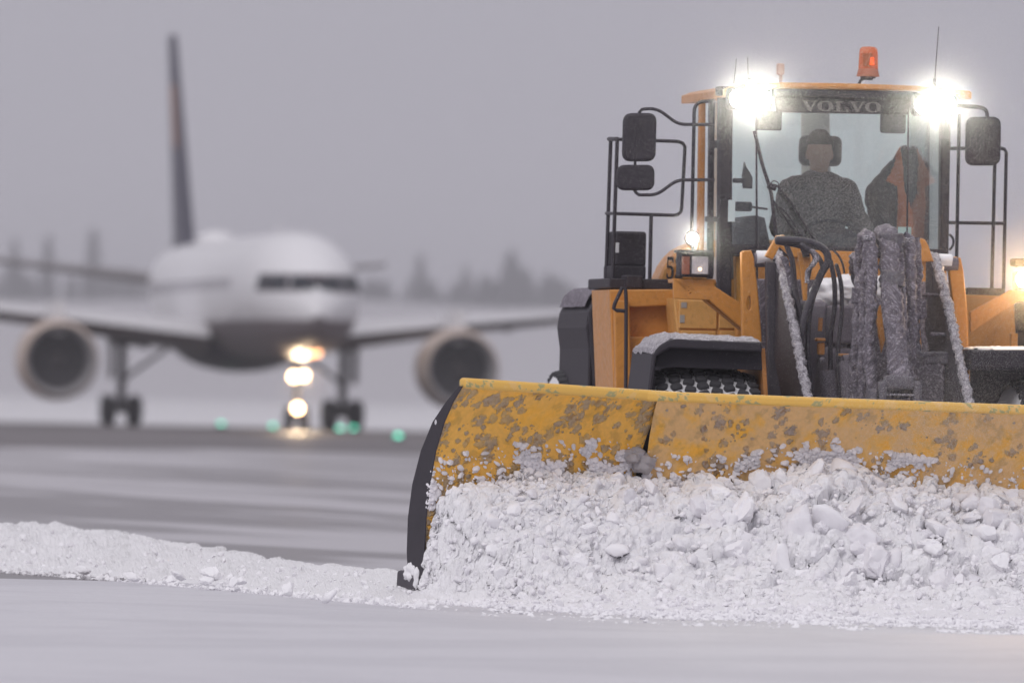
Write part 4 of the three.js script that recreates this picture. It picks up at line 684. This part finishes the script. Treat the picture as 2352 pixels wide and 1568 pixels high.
const toeReach = [[-0.7, 0.5], [-0.5, 0.7], [-0.3, 1.1], [0, 1.7], [0.4, 2.5], [0.9, 3.2], [1.6, 3.6], [2.4, 3.8], [4.2, 4.0]];
function heapAt(x, d) {                                                  // height of the heap d metres ahead of the blade's foot
  const top = interp(heapHeights, x), reach = interp(toeReach, x), xl = BLADE_LEFT.x, edge = smooth(xl - 0.06 + 0.03 * d, xl + 0.10 + 0.45 * d, x);
  const crown = top * (1 - 0.10 * smooth(0.0, 0.3, d)) + 0.05 * fbm2(x * 1.6, d * 1.6);
  const steep = 1 - smooth(0.22, Math.min(1.25, reach * 0.62), d), tail = 0.20 * Math.pow(1 - smooth(0.2, reach * (0.92 + 0.12 * n2(x * 2.3, 7)), d), 1.3) * edge;
  return Math.max(0, (crown - 0.14) * steep * edge + tail) * (d < reach ? 1 : 0) + (d > reach ? -0.05 : 0);
}
const hash2 = (i, j, s) => { let h = Math.imul(i, 374761393) ^ Math.imul(j, 668265263) ^ Math.imul(s, 2246822519); h = Math.imul(h ^ (h >>> 13), 1274126177); return ((h ^ (h >>> 16)) >>> 0) / 4294967296; };
function clods(x, y, size, s) {                                          // broken clods: each cell has its own height and tilt, creases between them
  const X = x / size + 0.35 * n2(x / size * 0.9 + s, y / size * 0.9), Y = y / size + 0.35 * n2(y / size * 0.9, x / size * 0.9 + s), i0 = Math.floor(X), j0 = Math.floor(Y); let f1 = 9, f2 = 9, h = 0;
  for (let i = i0 - 1; i <= i0 + 1; i++) for (let j = j0 - 1; j <= j0 + 1; j++) { const dx = i + hash2(i, j, s) - X, dy = j + hash2(i, j, s + 1) - Y, d = Math.hypot(dx, dy); if (d < f1) { f2 = f1; f1 = d; h = hash2(i, j, s + 2) - 0.5 + dx * (hash2(i, j, s + 3) - 0.5) * 1.4 + dy * (hash2(i, j, s + 4) - 0.5) * 1.4; } else if (d < f2) f2 = d; }
  return h - 0.7 * (1 - smooth(0, 0.22, f2 - f1)) + 0.25 * (1 - f1);
}
function clods3(x, y, z, size, s) {                                      // the same in space, for surfaces that are not level
  const w = 0.9 / size, X = x / size + 0.3 * n3(x * w, y * w, z * w + s), Y = y / size + 0.3 * n3(y * w, z * w + s, x * w), Z = z / size + 0.3 * n3(z * w + s, x * w, y * w), i0 = Math.floor(X), j0 = Math.floor(Y), k0 = Math.floor(Z); let f1 = 9, f2 = 9, h = 0;
  for (let i = i0 - 1; i <= i0 + 1; i++) for (let j = j0 - 1; j <= j0 + 1; j++) for (let k = k0 - 1; k <= k0 + 1; k++) {
    const q = k * 131 + s, dx = i + hash2(i, j, q) - X, dy = j + hash2(i, j, q + 1) - Y, dz = k + hash2(i, j, q + 2) - Z, d = dx * dx + dy * dy + dz * dz;
    if (d < f1) { f2 = f1; f1 = d; h = hash2(i, j, q + 3) - 0.5 + dx * (hash2(i, j, q + 4) - 0.5) * 1.2 + dy * (hash2(i, j, q + 5) - 0.5) * 1.2; } else if (d < f2) f2 = d;
  }
  f1 = Math.sqrt(f1); f2 = Math.sqrt(f2);
  return h - 0.55 * (1 - smooth(0, 0.3, f2 - f1)) + 0.35 * (1 - f1);
}
const heapNoise = (x, d) => 0.05 * fbm2(x * 2.4, d * 2.4, 3);
const heap = thing('snow_heap', 'big heap of broken snow lumps pushed along by the plough blade', 'snow heap', V(1.6, 0, -59.2));
{
  const pos = [], idx = [], nx = 620, nd = 340, X0 = BLADE_LEFT.x - 0.012, X1 = 4.1, D1 = 4.3, o = heap.position;
  for (let i = 0; i <= nx; i++) for (let j = 0; j <= nd; j++) {
    const x = lerp(X0, X1, Math.pow(i / nx, 1.5)), d = D1 * Math.pow(j / nd, 1.25), h = heapAt(x, d), fade = smooth(-0.02, 0.2, h);
    pos.push(x - o.x + 0.012 * n2(d * 20, x * 20), h + heapNoise(x, d) * fade * (h > 0 ? 1 : 0), bladeZ(x) + 0.03 + d + Math.max(0, profileAt(Math.min(1.2, h)) * (1 - smooth(0, 0.3, d))) - o.z);
  }
  for (let i = 0; i < nx; i++) for (let j = 0; j < nd; j++) { const a = i * (nd + 1) + j, b = a + nd + 1; idx.push(a, a + 1, b, a + 1, b + 1, b); }
  const g = new THREE.BufferGeometry(); g.setAttribute('position', new THREE.Float32BufferAttribute(pos, 3)); g.setIndex(idx); g.computeVertexNormals();
  { const q = g.attributes.position, n = g.attributes.normal.clone(); for (let i = 0; i < q.count; i++) {
    const x = q.getX(i), y = q.getY(i), z = q.getZ(i), wx = x + o.x, d = D1 * Math.pow((i % (nd + 1)) / nd, 1.25), big = smooth(0.1, 1.2, wx), low = smooth(1.3, 2.4, d), k = smooth(0.0, 0.1, y);
    const a = k * ((0.024 + 0.042 * big) * (1 - low) * clods3(x, y, z, 0.26, 5) + (0.018 + 0.008 * big) * (1 - 0.6 * low) * clods3(x, y, z, 0.11, 17) + 0.005 * clods3(x, y, z, 0.05, 29) + 0.0022 * n3(x * 55, y * 55, z * 55));
    q.setXYZ(i, x + n.getX(i) * a, y + n.getY(i) * a, z + n.getZ(i) * a);
  } g.computeVertexNormals(); }
  const uv = new Float32Array(g.attributes.position.count * 2); for (let i = 0; i < uv.length / 2; i++) { uv[i * 2] = pos[i * 3]; uv[i * 2 + 1] = pos[i * 3 + 2] - pos[i * 3 + 1]; } g.setAttribute('uv', new THREE.BufferAttribute(uv, 2));
  part('snow_mass', g, M.snow, heap);
  const chunkTints = [0, 1, 2, 3].map((k) => { const m = M.chunk.clone(); m.name = 'broken packed snow ' + k; m.color.setRGB(0.895 - 0.03 * k, 0.885 - 0.032 * k, 0.91 - 0.029 * k); m.bumpMap = null; return m; });
  const r = rng(91), at = (x, d, s, sink) => V(x - o.x, heapAt(x, d) + heapNoise(x, d) + s * sink, bladeZ(x) + 0.03 + d + Math.max(0, profileAt(Math.min(1.2, Math.max(0, heapAt(x, d)))) * (1 - smooth(0, 0.3, d))) - o.z);
  const chunk = (x, d, s, sink = 0.15, flat = 1) => {
    const m = part('snow_chunk', chunkKinds[Math.floor(r() * 9)], chunkTints[Math.floor(r() * 4)], heap);
    m.position.copy(at(x, d, s, sink)); m.scale.set(s * (0.8 + 0.5 * r()), s * (0.7 + 0.4 * r()) * flat, s * (0.8 + 0.5 * r())); m.rotation.set(r() * 6, r() * 6, r() * 6);
  };
  // the large blocks the photograph shows, by where they lie on the heap: pixel, size
  const find = (px, py) => { const d0 = sight(px, py); for (let t = 55; t < 62; t += 0.01) { const p = camera.position.clone().addScaledVector(d0, t / -d0.z), d = p.z - bladeZ(p.x) - 0.03; if (d < 0.02) return [p.x, 0.1]; if (p.y < heapAt(p.x, d) + 0.02) return [p.x, d]; } return [1.5, 0.5]; };
  for (const [px, py, s, flat] of [[1792, 1100, 0.095], [1872, 1088, 0.105], [1700, 1180, 0.17, 0.7], [1640, 1200, 0.14], [1835, 1215, 0.16], [1900, 1190, 0.14, 0.6], [1960, 1160, 0.13, 0.5], [1980, 1240, 0.15], [1790, 1290, 0.15], [2010, 1300, 0.17], [1950, 1310, 0.13], [2140, 1245, 0.1], [2060, 1160, 0.10], [2230, 1190, 0.12, 0.5], [1550, 1130, 0.085, 0.6], [1620, 1120, 0.08], [1560, 1240, 0.08], [1690, 1260, 0.09], [2170, 1330, 0.13], [2300, 1290, 0.12], [2330, 1230, 0.1], [2270, 1250, 0.09], [1410, 1195, 0.06], [1350, 1210, 0.06], [1130, 1260, 0.07], [1150, 1310, 0.06], [1240, 1240, 0.05], [1330, 1290, 0.06], [1420, 1260, 0.08], [1450, 1330, 0.07], [1280, 1390, 0.06], [1190, 1350, 0.05], [1520, 1310, 0.07], [1590, 1370, 0.06]]) { const [x, d] = find(px, py); chunk(x, d, s * 0.70, 0.12, flat ?? 1); }
  for (let k = 0; k < 240; k++) { const x = lerp(-0.45, 3.3, Math.pow(r(), 0.85)), d = Math.min(interp(toeReach, x) * 0.8, 0.08 + 1.1 * Math.pow(r(), 1.1)), big = smooth(0.3, 1.4, x); chunk(x, d, lerp(0.016, 0.024, big) + lerp(0.03, 0.055, big) * Math.pow(r(), 2.5), 0.1); }
  // crumbs between and in front of the blocks
  const N = 9000, crumbs = new THREE.InstancedMesh(chunkKinds[6], M.chunk, N), q = new THREE.Quaternion(), e = new THREE.Euler(), m4 = new THREE.Matrix4(), col = new THREE.Color();
  for (let i = 0; i < N; i++) {
    const x = lerp(BLADE_LEFT.x, 3.6, r()), reach = interp(toeReach, x), d = i % 2 === 0 ? reach * (0.8 + 0.75 * r() * r()) : 0.02 + Math.min(reach * 0.95, 2.6) * Math.pow(r(), 1.3), s = 0.004 + 0.021 * Math.pow(r(), 3) * (d > reach * 0.8 ? 0.7 : 1);
    const p = at(x, d, s, -0.05); if (d >= reach) p.y = 0.008 + s * 0.4;
    e.set(r() * 6, r() * 6, r() * 6); m4.compose(p, q.setFromEuler(e), V(s * (0.7 + 0.6 * r()), s * (0.7 + 0.5 * r()), s * (0.7 + 0.6 * r()))); crumbs.setMatrixAt(i, m4); const k = 1 - 0.1 * r() * r(); crumbs.setColorAt(i, col.setRGB(k, k * 0.995, k));
  }
  crumbs.name = 'snow_crumbs'; shadowed(crumbs); tag(crumbs, null, null, null, 'stuff'); heap.add(crumbs);
}
// loose snow spilt on the apron in front of the heap
{
  const spill = new THREE.InstancedMesh(chunkKinds[8], M.chunk, 5200), r = rng(303), m4 = new THREE.Matrix4(), q = new THREE.Quaternion(), e = new THREE.Euler(); let n = 0;
  while (n < 5200) {
    const x = lerp(-0.6, 3.6, r()), reach = interp(toeReach, x), past = 3.2 * Math.pow(r(), 2.2), clump = fbm2(x * 1.7 + 4, past * 0.9, 4); if (clump < -0.05 + 0.12 * past - 0.1 * x + 0.25 * r()) { if (r() < 0.96) continue; }
    const s = 0.004 + 0.014 * Math.pow(r(), 3); e.set(r() * 0.6, r() * 6, r() * 0.6); m4.compose(V(x, 0.008 + s * 0.25, bladeZ(x) + reach * 0.9 + past), q.setFromEuler(e), V(s * (1 + r()), s * 0.55, s * (1 + r()))); spill.setMatrixAt(n++, m4);
  }
  spill.name = 'loose_snow'; shadowed(spill); scene.add(spill); tag(spill, 'loose snow crumbs spilt over the ice in front of the heap', 'snow', null, 'stuff');
}
// splashes of snow sticking to the blade above the heap
{
  const r = rng(77), N = 14000, stuck = new THREE.InstancedMesh(chunkKinds[7], M.chunk, N), m4 = new THREE.Matrix4(), q = new THREE.Quaternion(), e = new THREE.Euler(0, 0, 0, 'YXZ'), col = new THREE.Color();
  let i = 0;
  while (i < N) {
    const wing = r() < 0.34, x = wing ? r() * 1.3 : r() * 2.7, w = V(x, 0.5, 0).applyMatrix4(wing ? WING : MAIN).add(BLADE_LEFT), top = interp(heapHeights, w.x);
    const up = Math.pow(r(), 1.5) * 0.30, y = top - 0.04 + up, patch = fbm2(w.x * 3.2 + 8, y * 4.2, 4) + 0.3 * n2(w.x * 1.1 + 2, 4);
    if (patch < -0.02 + up * 1.0 || y > 1.1) { if (r() < 0.97) continue; }
    const s = 0.003 + 0.012 * Math.pow(r(), 2.4), p = V(x, y, profileAt(Math.min(y, 1.2)) + 0.006).applyMatrix4(wing ? WING : MAIN);
    e.set(-0.35 + 0.5 * (r() - 0.5), (wing ? WING_TURN : MAIN_TURN) + 0.5 * (r() - 0.5), r() * 6); m4.compose(p, q.setFromEuler(e), V(s * (1.1 + 0.7 * r()), s * (0.9 + 0.6 * r()), s * 0.55)); stuck.setMatrixAt(i, m4);
    const k = up > 0.2 ? 0.72 + 0.26 * r() : 0.9 + 0.1 * r(); stuck.setColorAt(i, col.setRGB(k, k * 0.985, k)); i++;
  }
  stuck.name = 'stuck_snow'; shadowed(stuck); tag(stuck, null, null, null, 'stuff'); blade.add(stuck);
}

// ------------------------------------------------------------------ windrow left of the blade
{
  const front = [[-260, 1290], [0, 1316], [250, 1334], [500, 1356], [700, 1376], [930, 1396], [1010, 1402]], back = [[-260, 1192], [0, 1200], [120, 1203], [240, 1214], [300, 1228], [380, 1240], [520, 1260], [650, 1284], [700, 1290], [830, 1301], [930, 1312], [1010, 1318]];
  const row = thing('snow_windrow', 'low ridge of loose snow across the pavement left of the plough', 'snow ridge', V(-2.0, 0, -63));
  const o = row.position, heights = [[-260, 0.28], [0, 0.27], [240, 0.235], [400, 0.185], [650, 0.16], [830, 0.145], [930, 0.135], [1010, 0.11]];
  const pos = [], idx = [], nx = 620, nt = 130, spine = [];
  for (let i = 0; i <= nx; i++) {
    const px = lerp(-260, 1005, i / nx), f = onGround(px, interp(front, px)), h = interp(heights, px), d0 = sight(px, interp(back, px)), t = (h - camera.position.y) / d0.y, b = camera.position.clone().addScaledVector(d0, t);
    spine.push([f, b, h]);
    for (let j = 0; j <= nt; j++) {
      const t2 = j / nt * 1.35, x = lerp(f.x, b.x, t2), z = lerp(f.z, b.z, t2), prof = t2 < 1 ? Math.pow(smooth(-0.05, 1, t2), 1.1) : 1 - smooth(1, 1.35, t2);
      const y = h * prof - 0.012 + (0.05 * fbm2(x * 2.2, z * 1.3) + 0.014 * clods(x, z, 0.14, 41) * smooth(0.15, 0.3, h) + 0.006 * clods(x, z, 0.05, 47) + 0.004 * n2(x * 40, z * 34)) * smooth(0, 0.3, prof) * (0.4 + h * 2.4);
      pos.push(x - o.x, y, z - o.z);
    }
  }
  for (let i = 0; i < nx; i++) for (let j = 0; j < nt; j++) { const a = i * (nt + 1) + j, b = a + nt + 1; idx.push(a, b, a + 1, b, b + 1, a + 1); }
  const g = new THREE.BufferGeometry(); g.setAttribute('position', new THREE.Float32BufferAttribute(pos, 3)); g.setIndex(idx); g.computeVertexNormals();
  const uv = new Float32Array(pos.length / 3 * 2); for (let i = 0; i < uv.length / 2; i++) { uv[i * 2] = pos[i * 3]; uv[i * 2 + 1] = pos[i * 3 + 2]; } g.setAttribute('uv', new THREE.BufferAttribute(uv, 2));
  part('snow_mass', g, M.ridge, row);
  const r = rng(61), N = 2600, crumbs = new THREE.InstancedMesh(chunkKinds[8], M.chunk, N), m4 = new THREE.Matrix4(), q = new THREE.Quaternion(), e = new THREE.Euler();
  for (let i = 0; i < N; i++) {
    const k = Math.floor(r() * nx), [f, b, h] = spine[k], t = -0.06 + 0.9 * Math.pow(r(), 2.6), s = 0.004 + 0.026 * Math.pow(r(), 5), x = lerp(f.x, b.x, t) + 0.03 * r(), z = lerp(f.z, b.z, t);
    const prof = Math.pow(smooth(-0.05, 1, Math.max(0, t)), 1.1), y = Math.max(0.008, h * prof - 0.012 + 0.06 * fbm2(x * 2.2, z * 1.3) * smooth(0, 0.25, prof) * (0.4 + h * 2.4));
    e.set(r() * 6, r() * 6, r() * 6); m4.compose(V(x - o.x, y + s * 0.3, z - o.z), q.setFromEuler(e), V(s * (0.8 + 0.6 * r()), s * (0.7 + 0.4 * r()), s)); crumbs.setMatrixAt(i, m4);
  }
  crumbs.name = 'snow_crumbs'; shadowed(crumbs); tag(crumbs, null, null, null, 'stuff'); row.add(crumbs);
  for (const [px, py, s] of [[408, 1338, 0.06], [392, 1346, 0.05], [490, 1338, 0.085], [470, 1352, 0.06], [552, 1352, 0.06], [535, 1356, 0.045], [186, 1324, 0.05], [300, 1340, 0.05], [58, 1292, 0.05], [660, 1372, 0.05], [755, 1388, 0.045]]) {
    const p = onGround(px, py + 6), m = part('snow_chunk', chunkKinds[Math.floor(r() * 9)], M.chunk, row); m.position.set(p.x - o.x, 0.04 + s * 0.4, p.z - o.z); m.scale.set(s, s * 0.6, s * 0.8); m.rotation.set(r() * 0.6, r() * 6, r() * 0.6);
  }
}

// ------------------------------------------------------------------ driver and jacket in the cab
function fieldMesh(fn, min, side, n) {                                   // the surface where fn = 0, fn < 0 inside
  const mc = new MarchingCubes(n, M.black, false, false, 200000), half = mc.halfsize; mc.isolation = 0;
  for (let z = 0; z < n; z++) for (let y = 0; y < n; y++) for (let x = 0; x < n; x++) mc.field[z * n * n + y * n + x] = -fn(min.x + (x / n) * side, min.y + (y / n) * side, min.z + (z / n) * side);
  mc.update();
  const p = new Float32Array(mc.count * 3); for (let i = 0; i < mc.count; i++) { p[i * 3] = min.x + (mc.positionArray[i * 3] * half + half) / n * side; p[i * 3 + 1] = min.y + (mc.positionArray[i * 3 + 1] * half + half) / n * side; p[i * 3 + 2] = min.z + (mc.positionArray[i * 3 + 2] * half + half) / n * side; }
  let g = new THREE.BufferGeometry(); g.setAttribute('position', new THREE.BufferAttribute(p, 3)); g = mergeVertices(g, side / n * 0.01); g.computeVertexNormals(); return g;
}
const smin = (a, b, k) => { const h = Math.max(k - Math.abs(a - b), 0) / k; return Math.min(a, b) - h * h * k * 0.25; };
const capsule = (x, y, z, a, b, ra, rb) => { const bx = b[0] - a[0], by = b[1] - a[1], bz = b[2] - a[2], px = x - a[0], py = y - a[1], pz = z - a[2], t = Math.max(0, Math.min(1, (px * bx + py * by + pz * bz) / (bx * bx + by * by + bz * bz))); return Math.hypot(px - bx * t, py - by * t, pz - bz * t) - lerp(ra, rb, t); };
const ball = (x, y, z, c, rx, ry, rz) => (Math.hypot((x - c[0]) / rx, (y - c[1]) / ry, (z - c[2]) / rz) - 1) * Math.min(rx, ry, rz);
{
  const Z = -0.80, head = L(1883, 352, Z), seatY = head.y - 0.79;
  const person = thing('person', 'driver in a dark patterned jacket sitting behind the cab windscreen', 'person', V(head.x, seatY, Z).applyMatrix4(loader.matrixWorld), TURN);
  const H = head.y - seatY;                                             // eye height above the seat, about 0.78
  const sh = H - 0.185;
  const bones = [[[0, 0.10, 0.02], [0, 0.30, 0.0], 0.17, 0.16], [[0, 0.30, 0], [0, sh - 0.08, -0.02], 0.16, 0.165], [[-0.15, sh - 0.05, -0.02], [0.15, sh - 0.05, -0.02], 0.078, 0.078], [[0, sh, -0.02], [0, H - 0.09, 0], 0.062, 0.056],
    [[-0.195, sh - 0.06, 0], [-0.26, sh - 0.30, 0.06], 0.07, 0.06], [[-0.26, sh - 0.30, 0.06], [-0.24, 0.20, 0.24], 0.062, 0.048],
    [[0.195, sh - 0.06, 0], [0.275, sh - 0.29, 0.06], 0.07, 0.06], [[0.275, sh - 0.29, 0.06], [0.32, 0.24, 0.26], 0.062, 0.048],
    [[-0.11, 0.06, 0.05], [-0.17, 0.08, 0.48], 0.105, 0.075], [[0.11, 0.06, 0.05], [0.17, 0.08, 0.48], 0.105, 0.075], [[-0.17, 0.08, 0.48], [-0.17, -0.38, 0.52], 0.072, 0.055], [[0.17, 0.08, 0.48], [0.17, -0.38, 0.52], 0.072, 0.055]];
  const wobble = (x, y, z) => 0.008 * n3(x * 9, y * 9, z * 9) + 0.004 * n3(x * 24, y * 24, z * 24);
  const bodyFn = (x, y, z) => { let d = 9; bones.forEach(([a, b, ra, rb], i) => { if (i === 3) return; d = smin(d, capsule(x, y, z, a, b, ra, rb), 0.05); }); return d + wobble(x, y, z); };
  const cloth = std('dark patterned jacket cloth', [1, 1, 1], 0.9, { map: texture(256, (u, v) => { const k = smooth(-0.1, 0.2, loopFbm(u, v, 4, 71, 3)); return [lerp(0.30, 0.54, k), lerp(0.285, 0.515, k), lerp(0.30, 0.515, k)]; }, { srgb: true, repeat: 3 }) });
  part('jacket', metres(fieldMesh(bodyFn, V(-0.62, -0.55, -0.5), 1.3, 84)), cloth, person);
  const c = [0, H, 0.02], skinMat = std('skin', [0.34, 0.22, 0.17], 0.6);
  const headFn = (x, y, z) => {
    let d = ball(x, y, z, [0, H + 0.035, 0.0], 0.078, 0.105, 0.098); d = smin(d, ball(x, y, z, [0, H - 0.055, 0.035], 0.056, 0.07, 0.062), 0.04);
    d = smin(d, capsule(x, y, z, [0, H - 0.02, 0.0], [0, sh - 0.02, -0.02], 0.055, 0.062), 0.03);
    d = smin(d, capsule(x, y, z, [0, H + 0.005, 0.098], [0, H - 0.03, 0.118], 0.008, 0.014), 0.016);
    for (const s of [-1, 1]) { d = smin(d, ball(x, y, z, [s * 0.08, H - 0.01, 0.0], 0.011, 0.03, 0.018), 0.012); d = -smin(-d, ball(x, y, z, [s * 0.031, H + 0.012, 0.104], 0.02, 0.013, 0.016), 0.012); d = smin(d, ball(x, y, z, [s * 0.031, H + 0.01, 0.086], 0.014, 0.012, 0.012), 0.004); }
    d = smin(d, capsule(x, y, z, [-0.02, H - 0.062, 0.09], [0.02, H - 0.062, 0.09], 0.008, 0.008), 0.008); d = -smin(-d, capsule(x, y, z, [-0.022, H - 0.067, 0.103], [0.022, H - 0.067, 0.103], 0.003, 0.003), 0.004);
    return d;
  };
  part('head', fieldMesh(headFn, V(-0.18, H - 0.24, -0.16), 0.42, 76), skinMat, person);
  const hairFn = (x, y, z) => Math.max(ball(x, y, z, [0, H + 0.045, -0.006], 0.088, 0.112, 0.106) + 0.004 * n3(x * 40, y * 40, z * 40), -(y - H - 0.055 + (z < 0 ? 0.09 : 0)));
  part('hair', fieldMesh(hairFn, V(-0.15, H - 0.06, -0.16), 0.32, 56), std('dark brown hair', [0.05, 0.035, 0.03], 0.7), person);
  for (const s of [-1, 1]) {
    const w = s < 0 ? [-0.235, 0.185, 0.26] : [0.32, 0.225, 0.28], fingers = [];
    for (let f = 0; f < 4; f++) { const x0 = w[0] + (f - 1.5) * 0.021, len = [0.032, 0.037, 0.035, 0.028][f]; fingers.push([[x0, w[1] - 0.005, w[2] + 0.07], [x0, w[1] - 0.008, w[2] + 0.07 + len], 0.0095, 0.009], [[x0, w[1] - 0.008, w[2] + 0.07 + len], [x0, w[1] - 0.035, w[2] + 0.08 + len * 0.9], 0.009, 0.0085], [[x0, w[1] - 0.035, w[2] + 0.08 + len * 0.9], [x0, w[1] - 0.05, w[2] + 0.065 + len * 0.4], 0.0085, 0.008]); }
    const thumb = [[[w[0] - s * 0.03, w[1] - 0.01, w[2] + 0.03], [w[0] - s * 0.055, w[1] - 0.022, w[2] + 0.065], 0.013, 0.011], [[w[0] - s * 0.055, w[1] - 0.022, w[2] + 0.065], [w[0] - s * 0.045, w[1] - 0.04, w[2] + 0.09], 0.011, 0.009]];
    const handFn = (x, y, z) => { let d = ball(x, y, z, [w[0], w[1], w[2] + 0.035], 0.044, 0.019, 0.052); d = smin(d, capsule(x, y, z, [w[0], w[1] + 0.01, w[2] - 0.05], [w[0], w[1], w[2] + 0.01], 0.031, 0.03), 0.02); for (const [a, b, ra, rb] of [...fingers, ...thumb]) d = smin(d, capsule(x, y, z, a, b, ra, rb), 0.006); return d; };
    part('hand', fieldMesh(handFn, V(w[0] - 0.12, w[1] - 0.13, w[2] - 0.09), 0.25, 64), skinMat, person);
  }
  // jacket hanging in the corner of the cab
  const j = L(2052, 450, -1.25), jk = thing('jacket', 'dark and orange work jacket hanging in the cab corner beside the driver', 'jacket', j.clone().applyMatrix4(loader.matrixWorld), TURN);
  const U = PX * 1.02, J = (px, py, z = 0) => [(px - 2052) * U, (450 - py) * U, z];
  const jFn = (x, y, z) => { let d = capsule(x, y, z, J(2076, 348), J(2066, 400), 0.045, 0.075); d = smin(d, capsule(x, y, z, J(2066, 400), J(2056, 470), 0.10, 0.14), 0.06); d = smin(d, capsule(x, y, z, J(2052, 470), J(2054, 560), 0.15, 0.14), 0.06); d = smin(d, capsule(x, y, z, J(2040, 410, 0.03), J(2014, 455, 0.05), 0.07, 0.085), 0.05); d = smin(d, capsule(x, y, z, J(2014, 455, 0.05), J(2016, 540, 0.08), 0.08, 0.06), 0.05); return d + 0.014 * n3(x * 9, y * 5, z * 9) + 0.006 * n3(x * 26, y * 14, z * 26); };
  const g = fieldMesh(jFn, V(-0.36, -0.48, -0.34), 0.9, 72);
  const split = (keep) => { const q = g.toNonIndexed(), p = q.attributes.position, out = []; for (let i = 0; i < p.count; i += 3) { const x = (p.getX(i) + p.getX(i + 1) + p.getX(i + 2)) / 3, y = (p.getY(i) + p.getY(i + 1) + p.getY(i + 2)) / 3, z = (p.getZ(i) + p.getZ(i + 1) + p.getZ(i + 2)) / 3, qx = 2052 + x / U, qy = 450 - y / U, o = z > -0.06 && qx > interp([[345, 2059], [384, 2047], [416, 2027], [428, 2052], [600, 2052]], qy) && qx < interp([[345, 2066], [440, 2070], [494, 2094], [541, 2098]], qy); if (o === keep) for (let k = 0; k < 3; k++) out.push(p.getX(i + k), p.getY(i + k), p.getZ(i + k)); } let r = new THREE.BufferGeometry(); r.setAttribute('position', new THREE.Float32BufferAttribute(out, 3)); r = mergeVertices(r, 1e-4); r.computeVertexNormals(); return r; };
  part('cloth', split(false), std('dark jacket cloth', [0.085, 0.08, 0.085], 0.9), jk);
  part('orange_panel', split(true), std('orange jacket panel', [0.50, 0.17, 0.09], 0.85), jk);
}
// ------------------------------------------------------------------ fine snow added in the air to spread the lamp glow
{
  plane.updateMatrixWorld(true);
  const r = rng(19), flake = new THREE.CircleGeometry(1, 6), mat = phys('added fine snow', [0.97, 0.97, 0.97], 1, { transmission: 1, thickness: 0, specularIntensity: 0.1, side: THREE.DoubleSide }), eu = new THREE.Euler(), qt = new THREE.Quaternion(), v3 = V(), m4 = new THREE.Matrix4(), list = [];
  const gauss = () => { let s = 0; for (let i = 0; i < 4; i++) s += r(); return (s - 2) * 0.87; };
  const AIR = [[1724, 227, 0.6, 0.32, 60000], [2150, 242, 0.6, 0.32, 60000], [1724, 227, 0.8, 1.15, 205000], [2150, 242, 0.8, 1.15, 205000], [1910, 430, 0.5, 0.95, 90000], [1590, 547, 0.6, 0.28, 24000], [2360, 641, 0.8, 0.5, 70000], [2010, 640, 2.6, 0.75, 70000], [2180, 980, 5.0, 0.7, 130000]];   // seen at, metres ahead of the windscreen, spread, how many
  for (const [px, py, z, spread, count] of AIR) { const c = L(px, py, z); for (let i = 0; i < count; i++) list.push(V(c.x + gauss() * spread * 1.1, c.y + gauss() * spread * 0.9, c.z + gauss() * spread * 0.8)); }
  const im = new THREE.InstancedMesh(flake, mat, list.length);
  list.forEach((p, i) => { const s = 0.0005 + 0.0004 * r(); im.setMatrixAt(i, m4.compose(p.applyMatrix4(loader.matrixWorld), qt.setFromEuler(eu.set(r() * 6.3, r() * 6.3, r() * 6.3)), v3.setScalar(s))); });
  im.name = 'glow_snow'; scene.add(im); tag(im, 'fine snow added in the air around the loader cab to spread the glow of its lamps', 'blown snow', null, 'stuff');
  const far = new THREE.InstancedMesh(flake, mat, 16000);
  for (let i = 0; i < 16000; i++) { const s = 0.0018 + 0.0016 * r(); far.setMatrixAt(i, m4.compose(V(gauss() * 1.3, 1.3 + gauss() * 1.3, 18.9 + gauss() * 1.0).applyMatrix4(plane.matrixWorld), qt.setFromEuler(eu.set(r() * 6.3, r() * 6.3, r() * 6.3)), v3.setScalar(s))); }
  far.name = 'glow_snow_001'; scene.add(far); tag(far, 'fine snow added in the air to spread the glow of the airliner nose lamps', 'blown snow', null, 'stuff');
}
renderer.render(scene, camera);
